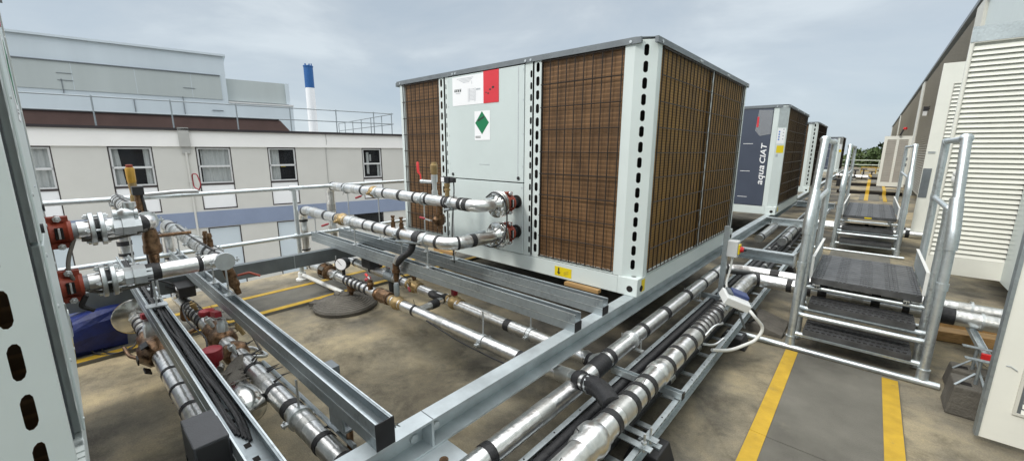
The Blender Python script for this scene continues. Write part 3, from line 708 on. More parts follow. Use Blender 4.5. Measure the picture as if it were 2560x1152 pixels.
def valve(t, p, ax, r, lever=None, lm='red', body='brass', ln=.12, top=(0, 0, 1), name='ball_valve'):
    p = V(p); ax = V(ax).normalized(); tp = V(top); m = MB()
    m.lathe(p - ax * r * 1.7, ax, [(0, r * .9), (r * .5, r * .9), (r * .5, r * .75), (r * .8, r * .8), (r * 1.2, r * 1.12), (r * 1.7, r * 1.2), (r * 2.2, r * 1.12), (r * 2.6, r * .8), (r * 2.9, r * .75), (r * 2.9, r * .9), (r * 3.4, r * .9)], 16)
    m.lathe(p + tp * r * .8, tp, [(0, r * .38), (r * .9, r * .38), (r * .9, r * .22), (r * 1.3, r * .22)], 10)
    v = m.build(name, body, t)
    if lever:
        l = V(lever).normalized(); a = p + tp * r * 1.95; h = MB()
        h.obox(a + l * ln * .28, l * ln * .34, l.cross(tp) * .007, tp * .003)
        h.build('lever', 'zinc', v, local=False).location = (0, 0, 0)
        g = MB(); side = l.cross(tp)
        g.tube([a + l * ln * .52, a + l * ln * .6, a + l * ln * .8, a + l * ln * .98, a + l * ln * 1.02], [.006, .0115, .012, .0115, .006], 8)
        g.build('lever_grip', lm, v)
    return v
def flange_pair(t, p, ax, r, gap=.012, th=.02, m='steel', n=8, name='flange', cover=True):
    p = V(p); ax = V(ax).normalized()
    mb = MB()
    for s_ in (-1, 1):
        a = p + ax * s_ * (gap / 2 + th / 2) - ax * th / 2
        mb.lathe(a, ax, [(0, .0), (0, r - .004), (.003, r), (th - .003, r), (th, r - .004), (th, .0)], 28, False)
    u = ax.orthogonal().normalized(); w_ = ax.cross(u)
    mb.use(1); bm = mb
    for k in range(n):
        a = 2 * PI * (k + .5) / n; c = p + (u * math.cos(a) + w_ * math.sin(a)) * r * .76
        bm.cyl(c - ax * (gap / 2 + th + .022), c + ax * (gap / 2 + th + .022), .008, 8)
        for s_ in (-1, 1): bm.lathe(c + ax * s_ * (gap / 2 + th + .001), ax * s_, [(0, .0), (0, .016), (.014, .016), (.014, .0)], 6, False)
    f_ = mb.build(name, [m, 'zinc'], t); MB().lathe(p - ax * gap * .5, ax, [(0, r * .62), (gap, r * .62)], 24).build('gasket', 'tape', f_)
    return f_
def coupling(t, p, ax, r):
    p = V(p); ax = V(ax).normalized(); m = MB(); wv = .105
    m.lathe(p - ax * wv / 2, ax, [(0, r * .8), (0, r * 1.15), (.016, r * 1.34), (.034, r * 1.15), (.071, r * 1.15), (.089, r * 1.34), (wv, r * 1.15), (wv, r * .8)], 22, False)
    sdv = V((0, 0, 1)).cross(ax)
    for s_ in (-1, 1):
        for q in (-1, 1): m.obox(p + V((0, 0, s_ * (r * 1.42))) + sdv * q * .018, ax * wv * .42, sdv * .010, V((0, 0, r * .3)))
    b = m; m.use(1)
    for s_ in (-1, 1):
        q = p + V((0, 0, s_ * r * 1.5)); b.cyl(q - sdv * .05, q + sdv * .05, .009, 8)
        for k in (-1, 1): b.lathe(q + sdv * k * .03, sdv * k, [(0, .0), (0, .019), (.015, .019), (.015, 0)], 6, False)
    m.use(2); m.obox(p - sdv * r * 1.14, ax * .017, sdv * .006, V((0, 0, r * .62))); m.use(1); m.obox(p - sdv * (r * 1.14 + .007), ax * .005, sdv * .004, V((0, 0, r * .58)))
    return m.build('coupling', ['redcoup', 'zinc', 'dark'], t, bevel=.002)
def fitting(t, p, q, rs, name, m, seg=12):
    p, q = V(p), V(q); n = len(rs); MB().tube([p.lerp(q, i / (n - 1)) for i in range(n)], rs, seg).build(name, m, t)
def stepped(t, p, d, prof, name, m, seg=12): return MB().lathe(p, d, prof, seg).build(name, m, t)
def cable(t, pts, r=.006, m='cable', name='cable'): return MB().tube(fillet(pts, .12, 5), r, 7).build(name, m, t)

R = .056
# ---- flow and return at the big heat pump
cx = -2.53
p1, P1 = pipe('upper foil lapped pipe leaving the big heat pump by a bright flange', [(cx, 2.66, 1.16), (cx - .02, 2.45, 1.16), (-4.2, 2.45, 1.165), (-5.44, 2.45, 1.165), (-5.44, 2.45, .26)], R, .11, .23, .4, 11, skip=[((-4.30, 2.45, 1.165), .12), ((cx, 2.55, 1.16), .1)])
p2, P2 = pipe('lower foil lapped pipe swinging from the big heat pump along the double channel', [(cx, 2.66, .87), (cx - .02, 2.13, .87), (-2.78, 2.10, .87), (-5.50, 2.09, .875), (-5.50, 2.09, .25)], R, .16, .22, .4, 12, skip=[((-4.35, 2.1, .87), .14), ((cx, 2.55, .87), .1)])
for t, z in ((p1, 1.16), (p2, .87)):
    flange_pair(t, (cx, 2.672, z), (0, 1, 0), .125)
    m = MB(); m.lathe((cx, 2.60, z), (0, 1, 0), [(0, R * .95), (.02, R * 1.05), (.05, .085), (.056, .118)], 22); m.build('flange_neck', 'steel', t)
    stepped(t, (cx, 2.69, z), (0, 1, 0), [(0, .045), (.22, .045), (.25, .045)], 'stub_pipe', 'black', 16); coupling(t, (cx, 2.80, z), (0, 1, 0), .060)
    stepped(t, (cx, 2.922, z), (0, 1, 0), [(0, .064), (.02, .064)], 'wall_grommet', 'dark', 20)
cable(p1, [(cx - .1, 2.62, 1.22), (cx + .02, 2.60, 1.29), (cx + .12, 2.64, 1.22), (cx + .13, 2.66, 1.05), (cx + .12, 2.64, .86), (cx + .03, 2.58, .76), (cx - .12, 2.56, .80)], .007, 'cable', 'bonding_cable')
for pts_, t in (([(cx - .45, 2.42, 1.09), (cx - .25, 2.44, 1.13), (cx - .05, 2.52, 1.19), (cx - .01, 2.62, 1.22)], p1), ([(cx - .75, 2.07, .80), (cx - .4, 2.05, .84), (cx - .05, 2.10, .90), (cx, 2.5, .93)], p2)):
    MB().tube(fillet(pts_, .1, 4), .016, 8).build('trace_conduit', 'galv_dk', t)
band(p2, P2, (-2.56, 2.35, .87), .05, .060); band(p2, P2, (-2.95, 2.1, .87), .06, .066); band(p1, P1, (-2.70, 2.45, 1.16), .05, .061); band(p1, P1, (-2.95, 2.45, 1.16), .05, .06)
for x in (-4.95, -4.22, -3.35, -2.90): hanger(p1, x, 2.45, 1.16, .612, R)
for x in (-5.15, -4.15, -3.25, -2.85): hanger(p2, x, 2.10, .87, .618, R)
# isolating valves
valve(p1, (-4.30, 2.45, 1.165), (1, 0, 0), .058, (-.6, -.75, -.35), ln=.16, top=(0, -.6, -.1)); valve(p2, (-4.38, 2.09, .875), (1, 0, 0), .060, (-.6, -.75, -.3), ln=.17, top=(0, -.6, -.1))
# air vent with lever, pressure sensor, drain on the upper pipe
stepped(p1, (-3.17, 2.45, 1.21), (0, 0, 1), [(0, .03), (.05, .03), (.05, .022), (.13, .022), (.13, .032), (.2, .032), (.2, .022)], 'vent_neck', 'zinc')
stepped(p1, (-3.17, 2.45, 1.38), (0, 0, 1), [(0, .026), (.02, .03), (.03, .024), (.05, .035), (.125, .037), (.13, .028), (.15, .026)], 'air_vent', 'brass')
stepped(p1, (-3.17, 2.45, 1.34), (-1, -.15, 0), [(0, .016), (.14, .016), (.14, .02), (.18, .02)], 'vent_branch', 'zinc')
MB().tube([(-3.345, 2.42, 1.34), (-3.35, 2.42, 1.40), (-3.385, 2.42, 1.43), (-3.39, 2.42, 1.52), (-3.39, 2.42, 1.53)], [.007, .007, .014, .014, .006], 8).build('vent_lever', 'redpl', p1)
stepped(p1, (-2.98, 2.45, 1.21), (0, 0, 1), [(0, .022), (.06, .022), (.06, .03), (.075, .03), (.08, .02), (.10, .028), (.13, .028)], 'sensor_neck', 'brass')
m = MB(); m.box(-3.03, -2.92, 2.42, 2.48, 1.345, 1.40); m.box(-2.92, -2.87, 2.43, 2.47, 1.35, 1.395); m.build('pressure_sensor', 'black', p1, bevel=.004); m = MB(); m.box(-3.028, -2.985, 2.4185, 2.42, 1.352, 1.395); m.build('sensor_label', 'paper', p1)
cable(p1, [(-2.885, 2.45, 1.36), (-2.88, 2.45, 1.28), (-2.86, 2.42, 1.15), (-2.87, 2.40, .9), (-2.84, 2.40, .6)], .006)
stepped(p1, (-3.10, 2.45, 1.13), (0, 0, -1), [(0, .03), (.10, .032), (.10, .045), (.16, .05), (.2, .04), (.2, .025), (.24, .03)], 'drain_body', 'bronze'); valve(p1, (-3.10, 2.41, .98), (0, 0, 1), .034, (-1, -.1, .12), ln=.16, body='bronze', top=(0, -1, 0), name='drain_valve')
# small vents and a drain on the lower pipe
for x, mt in ((-3.36, 'bronze'), (-3.22, 'bronze')):
    stepped(p2, (x, 2.09, .92), (0, 0, 1), [(0, .022), (.05, .022), (.05, .015), (.065, .015), (.065, .019), (.09, .012), (.1, .02), (.112, .02)], 'air_bleed', mt)
MB().tube(fillet([(-3.06, 2.10, .83), (-3.06, 2.08, .74), (-3.16, 2.03, .66), (-3.22, 2.02, .60)], .06), .032, 12).build('drain_elbow', 'tape', p2)
stepped(p2, (-3.20, 2.025, .66), (-.4, -.1, -.9), [(0, .034), (.06, .036), (.06, .030), (.07, .0)], 'drain_wrap', 'foil'); stepped(p2, (-3.24, 2.02, .60), (0, 0, -1), [(0, .03), (.06, .03), (.06, .038), (.09, .038), (.1, .026), (.14, .03), (.16, .022), (.22, .018)], 'drain_cock', 'bronze')
# ---- flow and return at the unit on the left
ax_ = -3.45
p3, P3 = pipe('upper grey insulated pipe at the left unit, with mustard topped air valve', [(ax_ - .05, .05, 1.165), (ax_ - .07, .375, 1.165), (-3.75, .375, 1.165), (-5.45, .375, 1.165), (-5.45, .375, .3)], .054, .09, .19, .4, 13, skip=[((ax_ - .06, .15, 1.165), .2)])
p4, P4 = pipe('lower foil pipe at the left unit, turning back over the channel', [(ax_ + .06, .05, .865), (ax_ + .04, .72, .865), (-3.7, .72, .865), (-5.55, .72, .865), (-5.55, .72, .3)], .052, .14, .2, .4, 14, skip=[((ax_ + .05, .15, .865), .16)])
for t, x, z in ((p3, ax_ - .05, 1.165), (p4, ax_ + .06, .865)):
    flange_pair(t, (x, .135, z), (0, 1, 0), .100, gap=.020, th=.024, m='zinc', n=4)
    stepped(t, (x, .02, z), (0, 1, 0), [(0, .048), (.10, .05), (.12, .062)], 'pipe_sleeve', 'galv_dk', 16); stepped(t, (x, .205, z), (0, 1, 0), [(0, .06), (.04, .055), (.04, .066), (.10, .066), (.10, .054), (.13, .054)], 'union_nut', 'zinc', 8)
    coupling(t, (x, -.022, z), (0, 1, 0), .054); band(t, P3 if t is p3 else P4, (x, .33, z), .05, .058)
valve(p3, (ax_ - .06, .27, 1.24), (0, 1, 0), .034, None, body='zinc', name='test_valve'); stepped(p3, (ax_ - .07, .30, 1.22), (0, 0, 1), [(0, .02), (.06, .02), (.06, .03), (.09, .03)], 'test_point', 'zinc')
stepped(p3, (-4.02, .375, 1.21), (0, 0, 1), [(0, .026), (.1, .026), (.1, .02), (.16, .022), (.16, .025), (.19, .025)], 'valve_neck', 'brass'); stepped(p3, (-4.02, .375, 1.40), (0, 0, 1), [(0, .022), (.01, .026), (.1, .027), (.112, .022)], 'air_valve', 'yplastic', 8); stepped(p3, (-4.02, .375, 1.512), (0, 0, 1), [(0, .020), (.018, .020), (.02, .014)], 'valve_cap', 'redcoup')
MB().tube(fillet([(-3.98, .39, 1.31), (-3.88, .62, 1.33), (-3.82, .72, 1.33)], .05), .016, 10).build('vent_branch', 'zinc', p3)
MB().tube(fillet([(-3.80, .72, 1.34), (-3.79, .735, 1.38), (-3.83, .725, 1.46), (-3.855, .70, 1.46), (-3.85, .70, 1.36), (-3.80, .72, 1.34)], .02, 3), .0045, 6).build('vent_lever', 'red', p3)
stepped(p3, (-3.80, .375, 1.21), (0, 0, 1), [(0, .035), (.07, .03), (.09, .022), (.14, .022)], 'sensor_neck', 'bronze'); m = MB(); m.box(-3.84, -3.76, .345, .405, 1.33, 1.39); m.build('pressure_sensor', 'black', p3, bevel=.004)
cable(p3, [(-3.78, .39, 1.33), (-3.76, .40, 1.2), (-3.72, .36, 1.05), (-3.70, .36, .8), (-3.68, .34, .62)], .008)
stepped(p3, (ax_ - .10, .375, 1.12), (0, 0, -1), [(0, .034), (.05, .045), (.10, .045), (.11, .05), (.16, .05), (.17, .03), (.23, .026)], 'drain_cock', 'bronze')
MB().tube(fillet([(ax_ - .08, .37, 1.07), (ax_ - .16, .50, 1.06), (ax_ - .14, .60, 1.06)], .04), .012, 8).build('drain_lever', 'bronze', p3)
cable(p3, [(ax_ - .02, .03, 1.12), (ax_ + .05, -.01, 1.02), (ax_ + .10, -.02, .95), (ax_ + .1, .02, .83), (ax_ + .08, .14, .79), (ax_ + .07, .32, .80)], .010, 'rubber', 'bonding_cable'); cable(p3, [(ax_ - .02, .06, 1.11), (ax_ - .03, .20, 1.09), (ax_ - .03, .36, 1.13)], .010, 'rubber', 'bonding_cable')
MB().tube(fillet([(ax_ + .09, .03, .80), (ax_ + .09, .0, .74), (ax_ + .08, .05, .70)], .02), .014, 7).build('loose_tape', 'tape', p4)
stepped(p4, (ax_ + .03, .735, .83), (0, .25, -1), [(0, .034), (.05, .034), (.06, .036), (.1, .038), (.14, .03), (.15, .036), (.18, .034), (.2, .022), (.25, .02)], 'drain_cock', 'bronze')
MB().tube([(ax_ + .04, .80, .73), (ax_ + .06, .87, .74), (ax_ + .10, .93, .71)], [.008, .010, .008], 8).build('drain_lever', 'redcoup', p4)
cable(p4, [(-3.5, .70, .92), (-3.8, .69, .93), (-4.3, .70, .92), (-4.9, .71, .93)], .007); cable(p3, [(-3.7, .36, 1.225), (-4.2, .37, 1.23), (-4.8, .36, 1.225), (-5.3, .37, 1.23)], .007)
for x in (-4.7, -4.5, -4.42, -4.0, -3.93): band(p4, P4, (x, .72, .865), .05, .056, 'foil2', 'foil_lap')
for x in (-4.9, -4.6, -4.5, -4.2): band(p3, P3, (x, .375, 1.165), .06, .058, 'foil2', 'foil_lap')
for x in (-3.82, -3.70): stepped(p4, (x, .72, .91), (0, 0, 1), [(0, .02), (.06, .02), (.06, .015), (.08, .015), (.08, .02), (.11, .014)], 'air_bleed', 'bronze')
for x in (-4.9, -3.9, -3.62): hanger(p3, x, .375, 1.165, .62, .054)
for x in (-5.0, -4.2, -3.75, -3.35): hanger(p4, x, .72, .865, .615, .052)
band(p4, P4, (-3.45, .70, .865), .03, .0545); band(p4, P4, (-3.41, .62, .865), .035, .0550, 'foil2', 'foil_lap'); band(p4, P4, (-3.56, .72, .865), .04, .055)
m = MB(); m.cyl((ax_, .337, .62), (ax_, .337, .79), .006, 8); m.box(ax_ - .04, ax_ + .04, .28, .39, .62, .628); m.build('support_rod', 'zinc', p4)
# ---- low pipes below the channels
zl = .275
p5, P5 = pipe('low foil pipe from the round foot to the black elbow under the beam', [(-5.5, 1.93, zl - .02), (-4.5, 1.93, zl), (-1.50, 1.93, .262), (-1.22, 1.90, .305), (-1.03, 1.86, .345)], .047, .1, .42, .35, 21, skip=[((-3.35, 1.93, zl), .35), ((-4.35, 1.93, zl), .3)], wide=.028)
for x in (-4.05, -3.97, -3.88, -3.80, -3.72, -3.62): band(p5, P5, (x, 1.93, zl), .028, .053)
MB().tube(fillet([(-1.06, 1.865, .34), (-.95, 1.83, .365), (-.84, 1.74, .36)], .06, 6), .055, 14).build('wrapped_elbow', 'tape', p5); band(p5, P5, (-1.12, 1.88, .325), .05, .052); stepped(p5, (-1.045, 1.86, .342), (1, -.2, .15), [(0, .057), (.02, .057)], 'steel_collar', 'zinc')
stepped(p5, (-4.62, 1.93, zl), (1, 0, 0), [(0, .05), (.03, .09), (.05, .09), (.07, .06), (.12, .06), (.14, .085), (.17, .085), (.19, .05)], 'strainer_body', 'bronze', 10)
for k in range(5):
    a = k * 1.25; MB().obox((-4.53, 1.93 + .085 * math.cos(a), zl + .085 * math.sin(a)), (.06, 0, 0), (0, .02 * math.sin(a), -.02 * math.cos(a)), (0, .006 * math.cos(a), .006 * math.sin(a))).build('torn_wrap', 'rubber', p5)
stepped(p5, (-3.98, 1.93, zl - .03), (0, 0, -1), [(0, .04), (.03, .042), (.05, .036), (.07, .042), (.09, .022), (.14, .016)], 'drain_cock', 'bronze')
stepped(p5, (-4.12, 1.93, zl + .03), (0, 0, 1), [(0, .018), (.11, .018), (.11, .03), (.13, .03)], 'gauge_stem', 'black')
g = V((-4.12, 1.93, .445)); gd = V((.55, -.83, .08)).normalized(); gb = stepped(p5, g - gd * .05, gd, [(0, .06), (.08, .068), (.085, .072), (.095, .072), (.095, .062)], 'pressure_gauge', 'black', 24)
gg = stepped(p5, g + gd * .044, gd, [(0, .061), (.0015, .061)], 'gauge_face', 'paper', 24); m = MB(); s_ = gd.cross(V((0, 0, 1))).normalized(); m.obox(g + gd * .047 + s_ * .012 + V((0, 0, .014)), s_ * .022 + V((0, 0, .026)), gd * .0008, V((0, 0, .003))); m.build('gauge_needle', 'ink', p5)
stepped(p5, (-3.46, 1.93, zl), (1, 0, 0), [(0, .05), (.03, .066), (.06, .066), (.07, .058), (.14, .07), (.2, .056), (.2, .064), (.24, .064)], 'check_valve', 'bronze', 8); valve(p5, (-3.46, 1.87, zl + .10), (0, 0, 1), .028, (-1, .1, .3), ln=.10, body='bronze', lm='redpl'); stepped(p5, (-3.5, 1.9, zl + .07), (-.2, -.3, 1), [(0, .02), (.06, .018), (.07, .032), (.085, .034), (.095, .02)], 'hand_wheel', 'red', 8)
valve(p5, (-3.10, 1.93, .27), (1, 0, 0), .056, None, body='brass'); stepped(p5, (-3.10, 1.93, .33), (0, 0, 1), [(0, .02), (.03, .026), (.11, .026), (.13, .02)], 'valve_spindle', 'galv_dk')
MB().tube(fillet([(-2.80, 1.94, .27), (-2.80, 2.10, .28), (-2.86, 2.32, .28)], .08, 5), .034, 12).build('bypass_pipe', 'foil', p5); MB().tube([(-2.8, 2.08, .28), (-2.81, 2.16, .28)], .04, 12).build('tape_band', 'tape', p5); MB().tube([(-2.84, 2.22, .28), (-2.855, 2.30, .28)], .041, 12).build('tape_band', 'tape', p5)
hanger(p5, -1.98, 1.93, .26, .50, .047); hanger(p5, -4.28, 1.93, zl, .50, .047)
cable(p5, [(-2.6, 1.88, .26), (-2.2, 1.875, .215), (-1.8, 1.875, .205), (-1.5, 1.88, .22)], .006)
p6, P6 = pipe('low foil pipe with brass ball valves, hidden partly behind the double channel', [(-5.44, 2.35, zl), (-4.5, 2.33, zl), (-1.34, 2.25, .255), (-1.16, 2.18, .28)], .047, .1, .3, .35, 22, skip=[((-3.3, 2.3, zl), .22), ((-2.72, 2.29, zl), .14)], wide=.04)
valve(p6, (-3.36, 2.30, zl), (1, 0, 0), .060, (1, -.5, -.1), ln=.20, top=(0, -.75, .45)); stepped(p6, (-3.36, 2.30, zl + .06), (0, 0, 1), [(0, .02), (.03, .018), (.03, .028), (.08, .02)], 'valve_spindle', 'bronze')
valve(p6, (-2.72, 2.29, .27), (1, 0, 0), .056, None); stepped(p6, (-2.72, 2.29, .34), (0, 0, 1), [(0, .028), (.002, .03), (.075, .03), (.08, .026)], 'red_cap', 'red', 4)
MB().tube(fillet([(-2.98, 2.24, .30), (-2.93, 2.18, .33), (-2.86, 2.20, .31), (-2.82, 2.28, .27)], .05, 5), .034, 10).build('black_wrap', 'tape', p6); stepped(p6, (-3.9, 2.32, zl), (1, 0, 0), [(0, .05), (.0, .06), (.16, .06), (.16, .05)], 'tee_body', 'galv_dk'); stepped(p6, (-3.82, 2.32, zl - .03), (0, 0, -1), [(0, .035), (.10, .035), (.16, .03)], 'drop_leg', 'tape')
stepped(p6, (-3.88, 2.32, zl + .05), (0, 0, 1), [(0, .022), (.06, .022), (.06, .03)], 'valve_spindle', 'galv_dk'); MB().tube([(-3.98, 2.28, zl + .12), (-3.90, 2.30, zl + .13), (-3.78, 2.28, zl + .12)], [.012, .02, .014], 8).build('red_lever', 'red', p6)
m = MB(); m.box(-4.32, -4.12, 2.24, 2.40, .30, .44); m.build('black_actuator', 'boxdk', p6, bevel=.01); MB().tube([(-4.45, 2.33, .40), (-4.30, 2.33, .42), (-4.2, 2.30, .46)], .045, 10).build('lagged_elbow', 'foil', p6)
hanger(p6, -1.80, 2.265, .255, .40, .047)
cable(p6, [(-3.6, 2.24, .32), (-3.5, 2.2, .42), (-3.4, 2.25, .36)], .006)
p7, P7 = pipe('bright foil pipe running low below the cable channel at the left', [(-4.42, .295, .28), (-3.3, .31, .28), (-1.2, .315, .28)], .05, .1, .26, .2, 23, skip=[((-3.6, .3, .28), .42)], wide=.022)
stepped(p7, (-4.44, .29, .28), (1, 0, 0), [(0, .0), (.0, .145), (.018, .148), (.024, .14), (.024, .0)], 'end_flange', 'steel', 28); stepped(p7, (-4.43, .29, .28), (1, 0, 0), [(.03, .04), (.1, .04), (.1, .055), (.14, .055)], 'bolted_neck', 'zinc', 6)
for x in (-4.2, -4.08, -3.96): band(p7, P7, (x, .297, .28), .03, .056); 
stepped(p7, (-3.86, .30, .28), (1, 0, 0), [(0, .05), (.04, .075), (.10, .07), (.14, .055), (.24, .06), (.28, .10), (.36, .105), (.40, .08), (.43, .075), (.46, .052)], 'gate_valve', 'bronze', 9)
stepped(p7, (-3.72, .30, .32), (0, 0, 1), [(0, .035), (.09, .035), (.1, .028), (.13, .026)], 'valve_spindle', 'zinc', 8); MB().obox((-3.75, .29, .475), (.06, 0, .012), (0, .018, 0), (-.003, 0, .018)).build('red_tag', 'red', p7)
MB().tube(fillet([(-3.5, .23, .25), (-3.62, .17, .26), (-3.75, .16, .28)], .03), .012, 8).build('cock_lever', 'bronze', p7)
for k in range(4):
    a = 2.2 + k * .9; MB().obox((-3.46 + .02 * k, .30 + .105 * math.cos(a), .28 + .105 * math.sin(a)), (.045, 0, 0), (.01, .022 * math.sin(a), -.022 * math.cos(a)), (0, .004 * math.cos(a), .004 * math.sin(a))).build('torn_wrap', 'tape', p7)
p8, P8 = pipe('foil pipe with red topped valves and torn wrapping under the second channel', [(-4.72, .62, .28), (-4.2, .635, .28), (-2.75, .665, .28), (-1.36, .675, .28)], .053, .1, .2, .2, 24, skip=[((-3.35, .65, .28), .42), ((-4.5, .62, .28), .2)], wide=.034)
for x in (-4.35, -4.28, -4.20, -4.12, -4.02, -3.93, -3.85): band(p8, P8, (x, .64, .28), .022, .059)
m = MB(); m.box(-4.62, -4.36, .58, .70, .36, .46); m.build('actuator', 'black', p8, bevel=.01); stepped(p8, (-4.70, .62, .29), (.9, .1, .3), [(0, .05), (.09, .06), (.14, .055)], 'lagged_end', 'foil'); m = MB(); m.box(-4.50, -4.42, .578, .58, .42, .445); m.build('actuator_label', 'paper', p8)
cable(p8, [(-4.55, .60, .44), (-4.6, .50, .50), (-4.45, .42, .54), (-4.3, .36, .58)], .007); cable(p8, [(-4.55, .58, .42), (-4.7, .48, .44), (-4.6, .40, .5), (-4.4, .35, .57)], .007)
stepped(p8, (-4.52, .64, .25), (0, 0, -1), [(0, .05), (.12, .06), (.14, .05)], 'drain_pot', 'bronze', 12)
stepped(p8, (-3.66, .65, .28), (1, 0, 0), [(0, .055), (.04, .08), (.09, .075), (.13, .06), (.22, .07), (.26, .095), (.33, .085), (.36, .058)], 'gate_valve', 'bronze', 9); stepped(p8, (-3.72, .64, .33), (0, 0, 1), [(0, .025), (.05, .02), (.05, .05), (.07, .055), (.09, .05), (.10, .02)], 'hand_wheel', 'red', 10); MB().obox((-3.70, .62, .40), (.016, .0, 0), (0, .014, 0), (0, 0, .014)).build('brass_tag', 'brass', p8)
stepped(p8, (-3.36, .655, .33), (0, 0, 1), [(0, .036), (.08, .036), (.09, .028), (.12, .026)], 'valve_spindle', 'zinc', 8); MB().obox((-3.42, .64, .475), (.07, 0, .014), (0, .02, 0), (-.003, 0, .019)).build('red_tag', 'red', p8)
stepped(p8, (-3.62, .67, .24), (-.15, 0, -1), [(0, .03), (.08, .034), (.10, .022), (.16, .024)], 'drain_cock', 'bronze')
stepped(p8, (-3.14, .655, .28), (1, 0, 0), [(0, .055), (0, .075), (.05, .085), (.09, .075), (.11, .058)], 'union_nut', 'bronze', 8)
# side strainer with red cap
MB().tube(fillet([(-2.92, .655, .28), (-2.80, .56, .28), (-2.50, .53, .26)], .1, 6), .056, 14).build('strainer_branch', 'rubber', p8)
MB().lathe((-2.62, .535, .268), (1, -.02, -.05), [(0, .056), (.03, .068), (.08, .07), (.13, .09), (.22, .095), (.27, .08), (.30, .04), (.305, .0)], 20).build('strainer_bowl', 'steel', p8)
stepped(p8, (-2.93, .50, .30), (0, 0, 1), [(0, .03), (.05, .03), (.05, .052), (.055, .056), (.125, .056), (.13, .05)], 'red_cap', 'red', 20); stepped(p8, (-3.05, .48, .27), (1, .1, 0), [(0, .05), (.05, .07), (.11, .07), (.15, .05)], 'lagged_stub', 'foil')
rnd = random.Random(9)
for k in range(14):
    x = -3.08 + k * .052; a = rnd.uniform(-.6, 2.4); n_ = V((0, math.cos(a), math.sin(a))); c = V((x, .66, .28)) + n_ * .06; tip = c + V((rnd.uniform(.02, .07), n_.y * .06 + .02, n_.z * .05)); s__ = V((1, 0, 0)) * .016
    MB().prism([c - s__, c + s__, tip], n_.cross(V((1, 0, 0))) * .003).build('torn_wrap', 'tape', p8)
for k in range(7):
    x = -2.86 + k * .05; MB().bar((x, .60, .32), (x + .06, .50, .30 + .02 * (k % 3)), .012, .004).build('loose_strap', 'rubber', p8)
for k, (x, y, z) in enumerate(((-4.05, .60, .36), (-3.55, .60, .37), (-3.28, .72, .36), (-2.98, .60, .35))):
    stepped(p8, (x, y + .04, z - .04), (rnd.uniform(-.3, .3), -.4, 1), [(0, .014), (.05, .014), (.05, .022), (.08, .022), (.085, .012), (.10, .012)], 'bleed_cock', ('brass', 'zinc')[k % 2], 8)
cable(p8, [(-4.1, .60, .34), (-3.9, .52, .42), (-3.6, .50, .40), (-3.3, .55, .36), (-3.1, .50, .33)], .006); cable(p8, [(-3.75, .74, .30), (-3.5, .82, .36), (-3.2, .80, .30), (-2.9, .76, .31)], .008, 'rubber')
MB().tube(fillet([(-3.95, .64, .22), (-3.95, .50, .18), (-3.60, .45, .18), (-3.60, .34, .24)], .05), .016, 10).build('bypass_pipe', 'bronze', p8); MB().tube(fillet([(-3.28, .66, .24), (-3.28, .80, .20), (-3.05, .84, .20), (-3.05, .70, .25)], .05), .014, 10).build('bypass_pipe', 'zinc', p8)
for k in range(6): MB().bar((-3.95 + .14 * k, .70, .30), (-3.92 + .14 * k + rnd.uniform(-.03, .05), .77 + rnd.uniform(-.02, .03), .33 + rnd.uniform(-.05, .05)), .014, .003).build('loose_strap', 'tape', p8)
hanger(p8, -2.05, .67, .28, .50, .053); m = MB(); m.prism([(-1.80, .69, .34), (-1.77, .71, .34), (-1.69, .80, .42), (-1.70, .78, .42)], (0, 0, .006)); m.build('cable_tie_tail', 'black', p8)
MB().tube([(-2.75, .72, .315), (-2.2, .73, .318), (-1.6, .735, .32)], .012, 8).build('trace_conduit', 'galv_dk', p8)
# ---- long pipes beside the beam and across the walkway
p9, P9 = pipe('thin foil pipe running beside the long beam, nearest the beam', [(-1.16, -2.2, .27), (-1.15, 1.9, .27), (-1.15, 2.3, .295), (-1.13, 4.93, .34), (-.8, 4.93, .36), (1.3, 4.90, .36)], .056, .14, .42, .25, 31, wide=.045)
p10, P10 = pipe('thick bright foil pipe on the tray, turning across below the platform', [(-.80, -2.2, .34), (-.795, 2.4, .34), (-.79, 4.63, .36), (-.5, 4.63, .36), (1.3, 4.60, .36)], .063, .14, .28, .3, 32, wide=.045)
for y_ in (1.12, 1.64, 1.84, 2.06, 2.34, 2.52, 2.74, 2.9): band(p10, P10, (-.795, y_, .345), .04, .0665)
MB().tube(sub(P10, s_of(P10, (-.8, 1.42, .34)), s_of(P10, (-.8, 1.56, .34))), [.066] + [.078] * (len(sub(P10, s_of(P10, (-.8, 1.42, .34)), s_of(P10, (-.8, 1.56, .34)))) - 2) + [.066], 16).build('foil_bulge', 'foil', p10)
stepped(p10, (-.799, 1.36, .34), (0, 1, 0), [(0, .064), (.03, .074), (.05, .070), (.09, .084), (.14, .082), (.17, .064)], 'foil_sleeve', 'foil', 18)
stepped(p10, (-.797, 2.20, .34), (0, 1, 0), [(0, .066), (.012, .071), (.06, .071), (.072, .066)], 'foil_joint', 'foil', 18)
band(p9, P9, (-1.15, 2.15, .30), .16, .060); MB().tube(fillet([(-1.30, 2.24, .265), (-1.22, 2.20, .27), (-1.16, 2.22, .30)], .05), .05, 12).build('foil_tee', 'foil', p9); MB().tube([(-1.25, 2.21, .268), (-1.225, 2.205, .27)], .054, 12).build('tape_band', 'tape', p9)
for y in (2.62, 3.95): stepped(p9, (-1.145, y - .02, .305), (0, 1, 0), [(0, .058), (0, .066), (.018, .066), (.018, .058)], 'pipe_clamp', 'zinc', 18); m = MB(); m.cyl((-1.145 + .075, y, .25), (-1.145 + .075, y, .33), .005, 6); m.cyl((-1.145 - .075, y, .28), (-1.145 - .075, y, .33), .005, 6); m.box(-1.24, -1.05, y - .015, y + .015, .232, .245); m.build('clamp_bolts', 'zinc', p9)
rnd = random.Random(4)
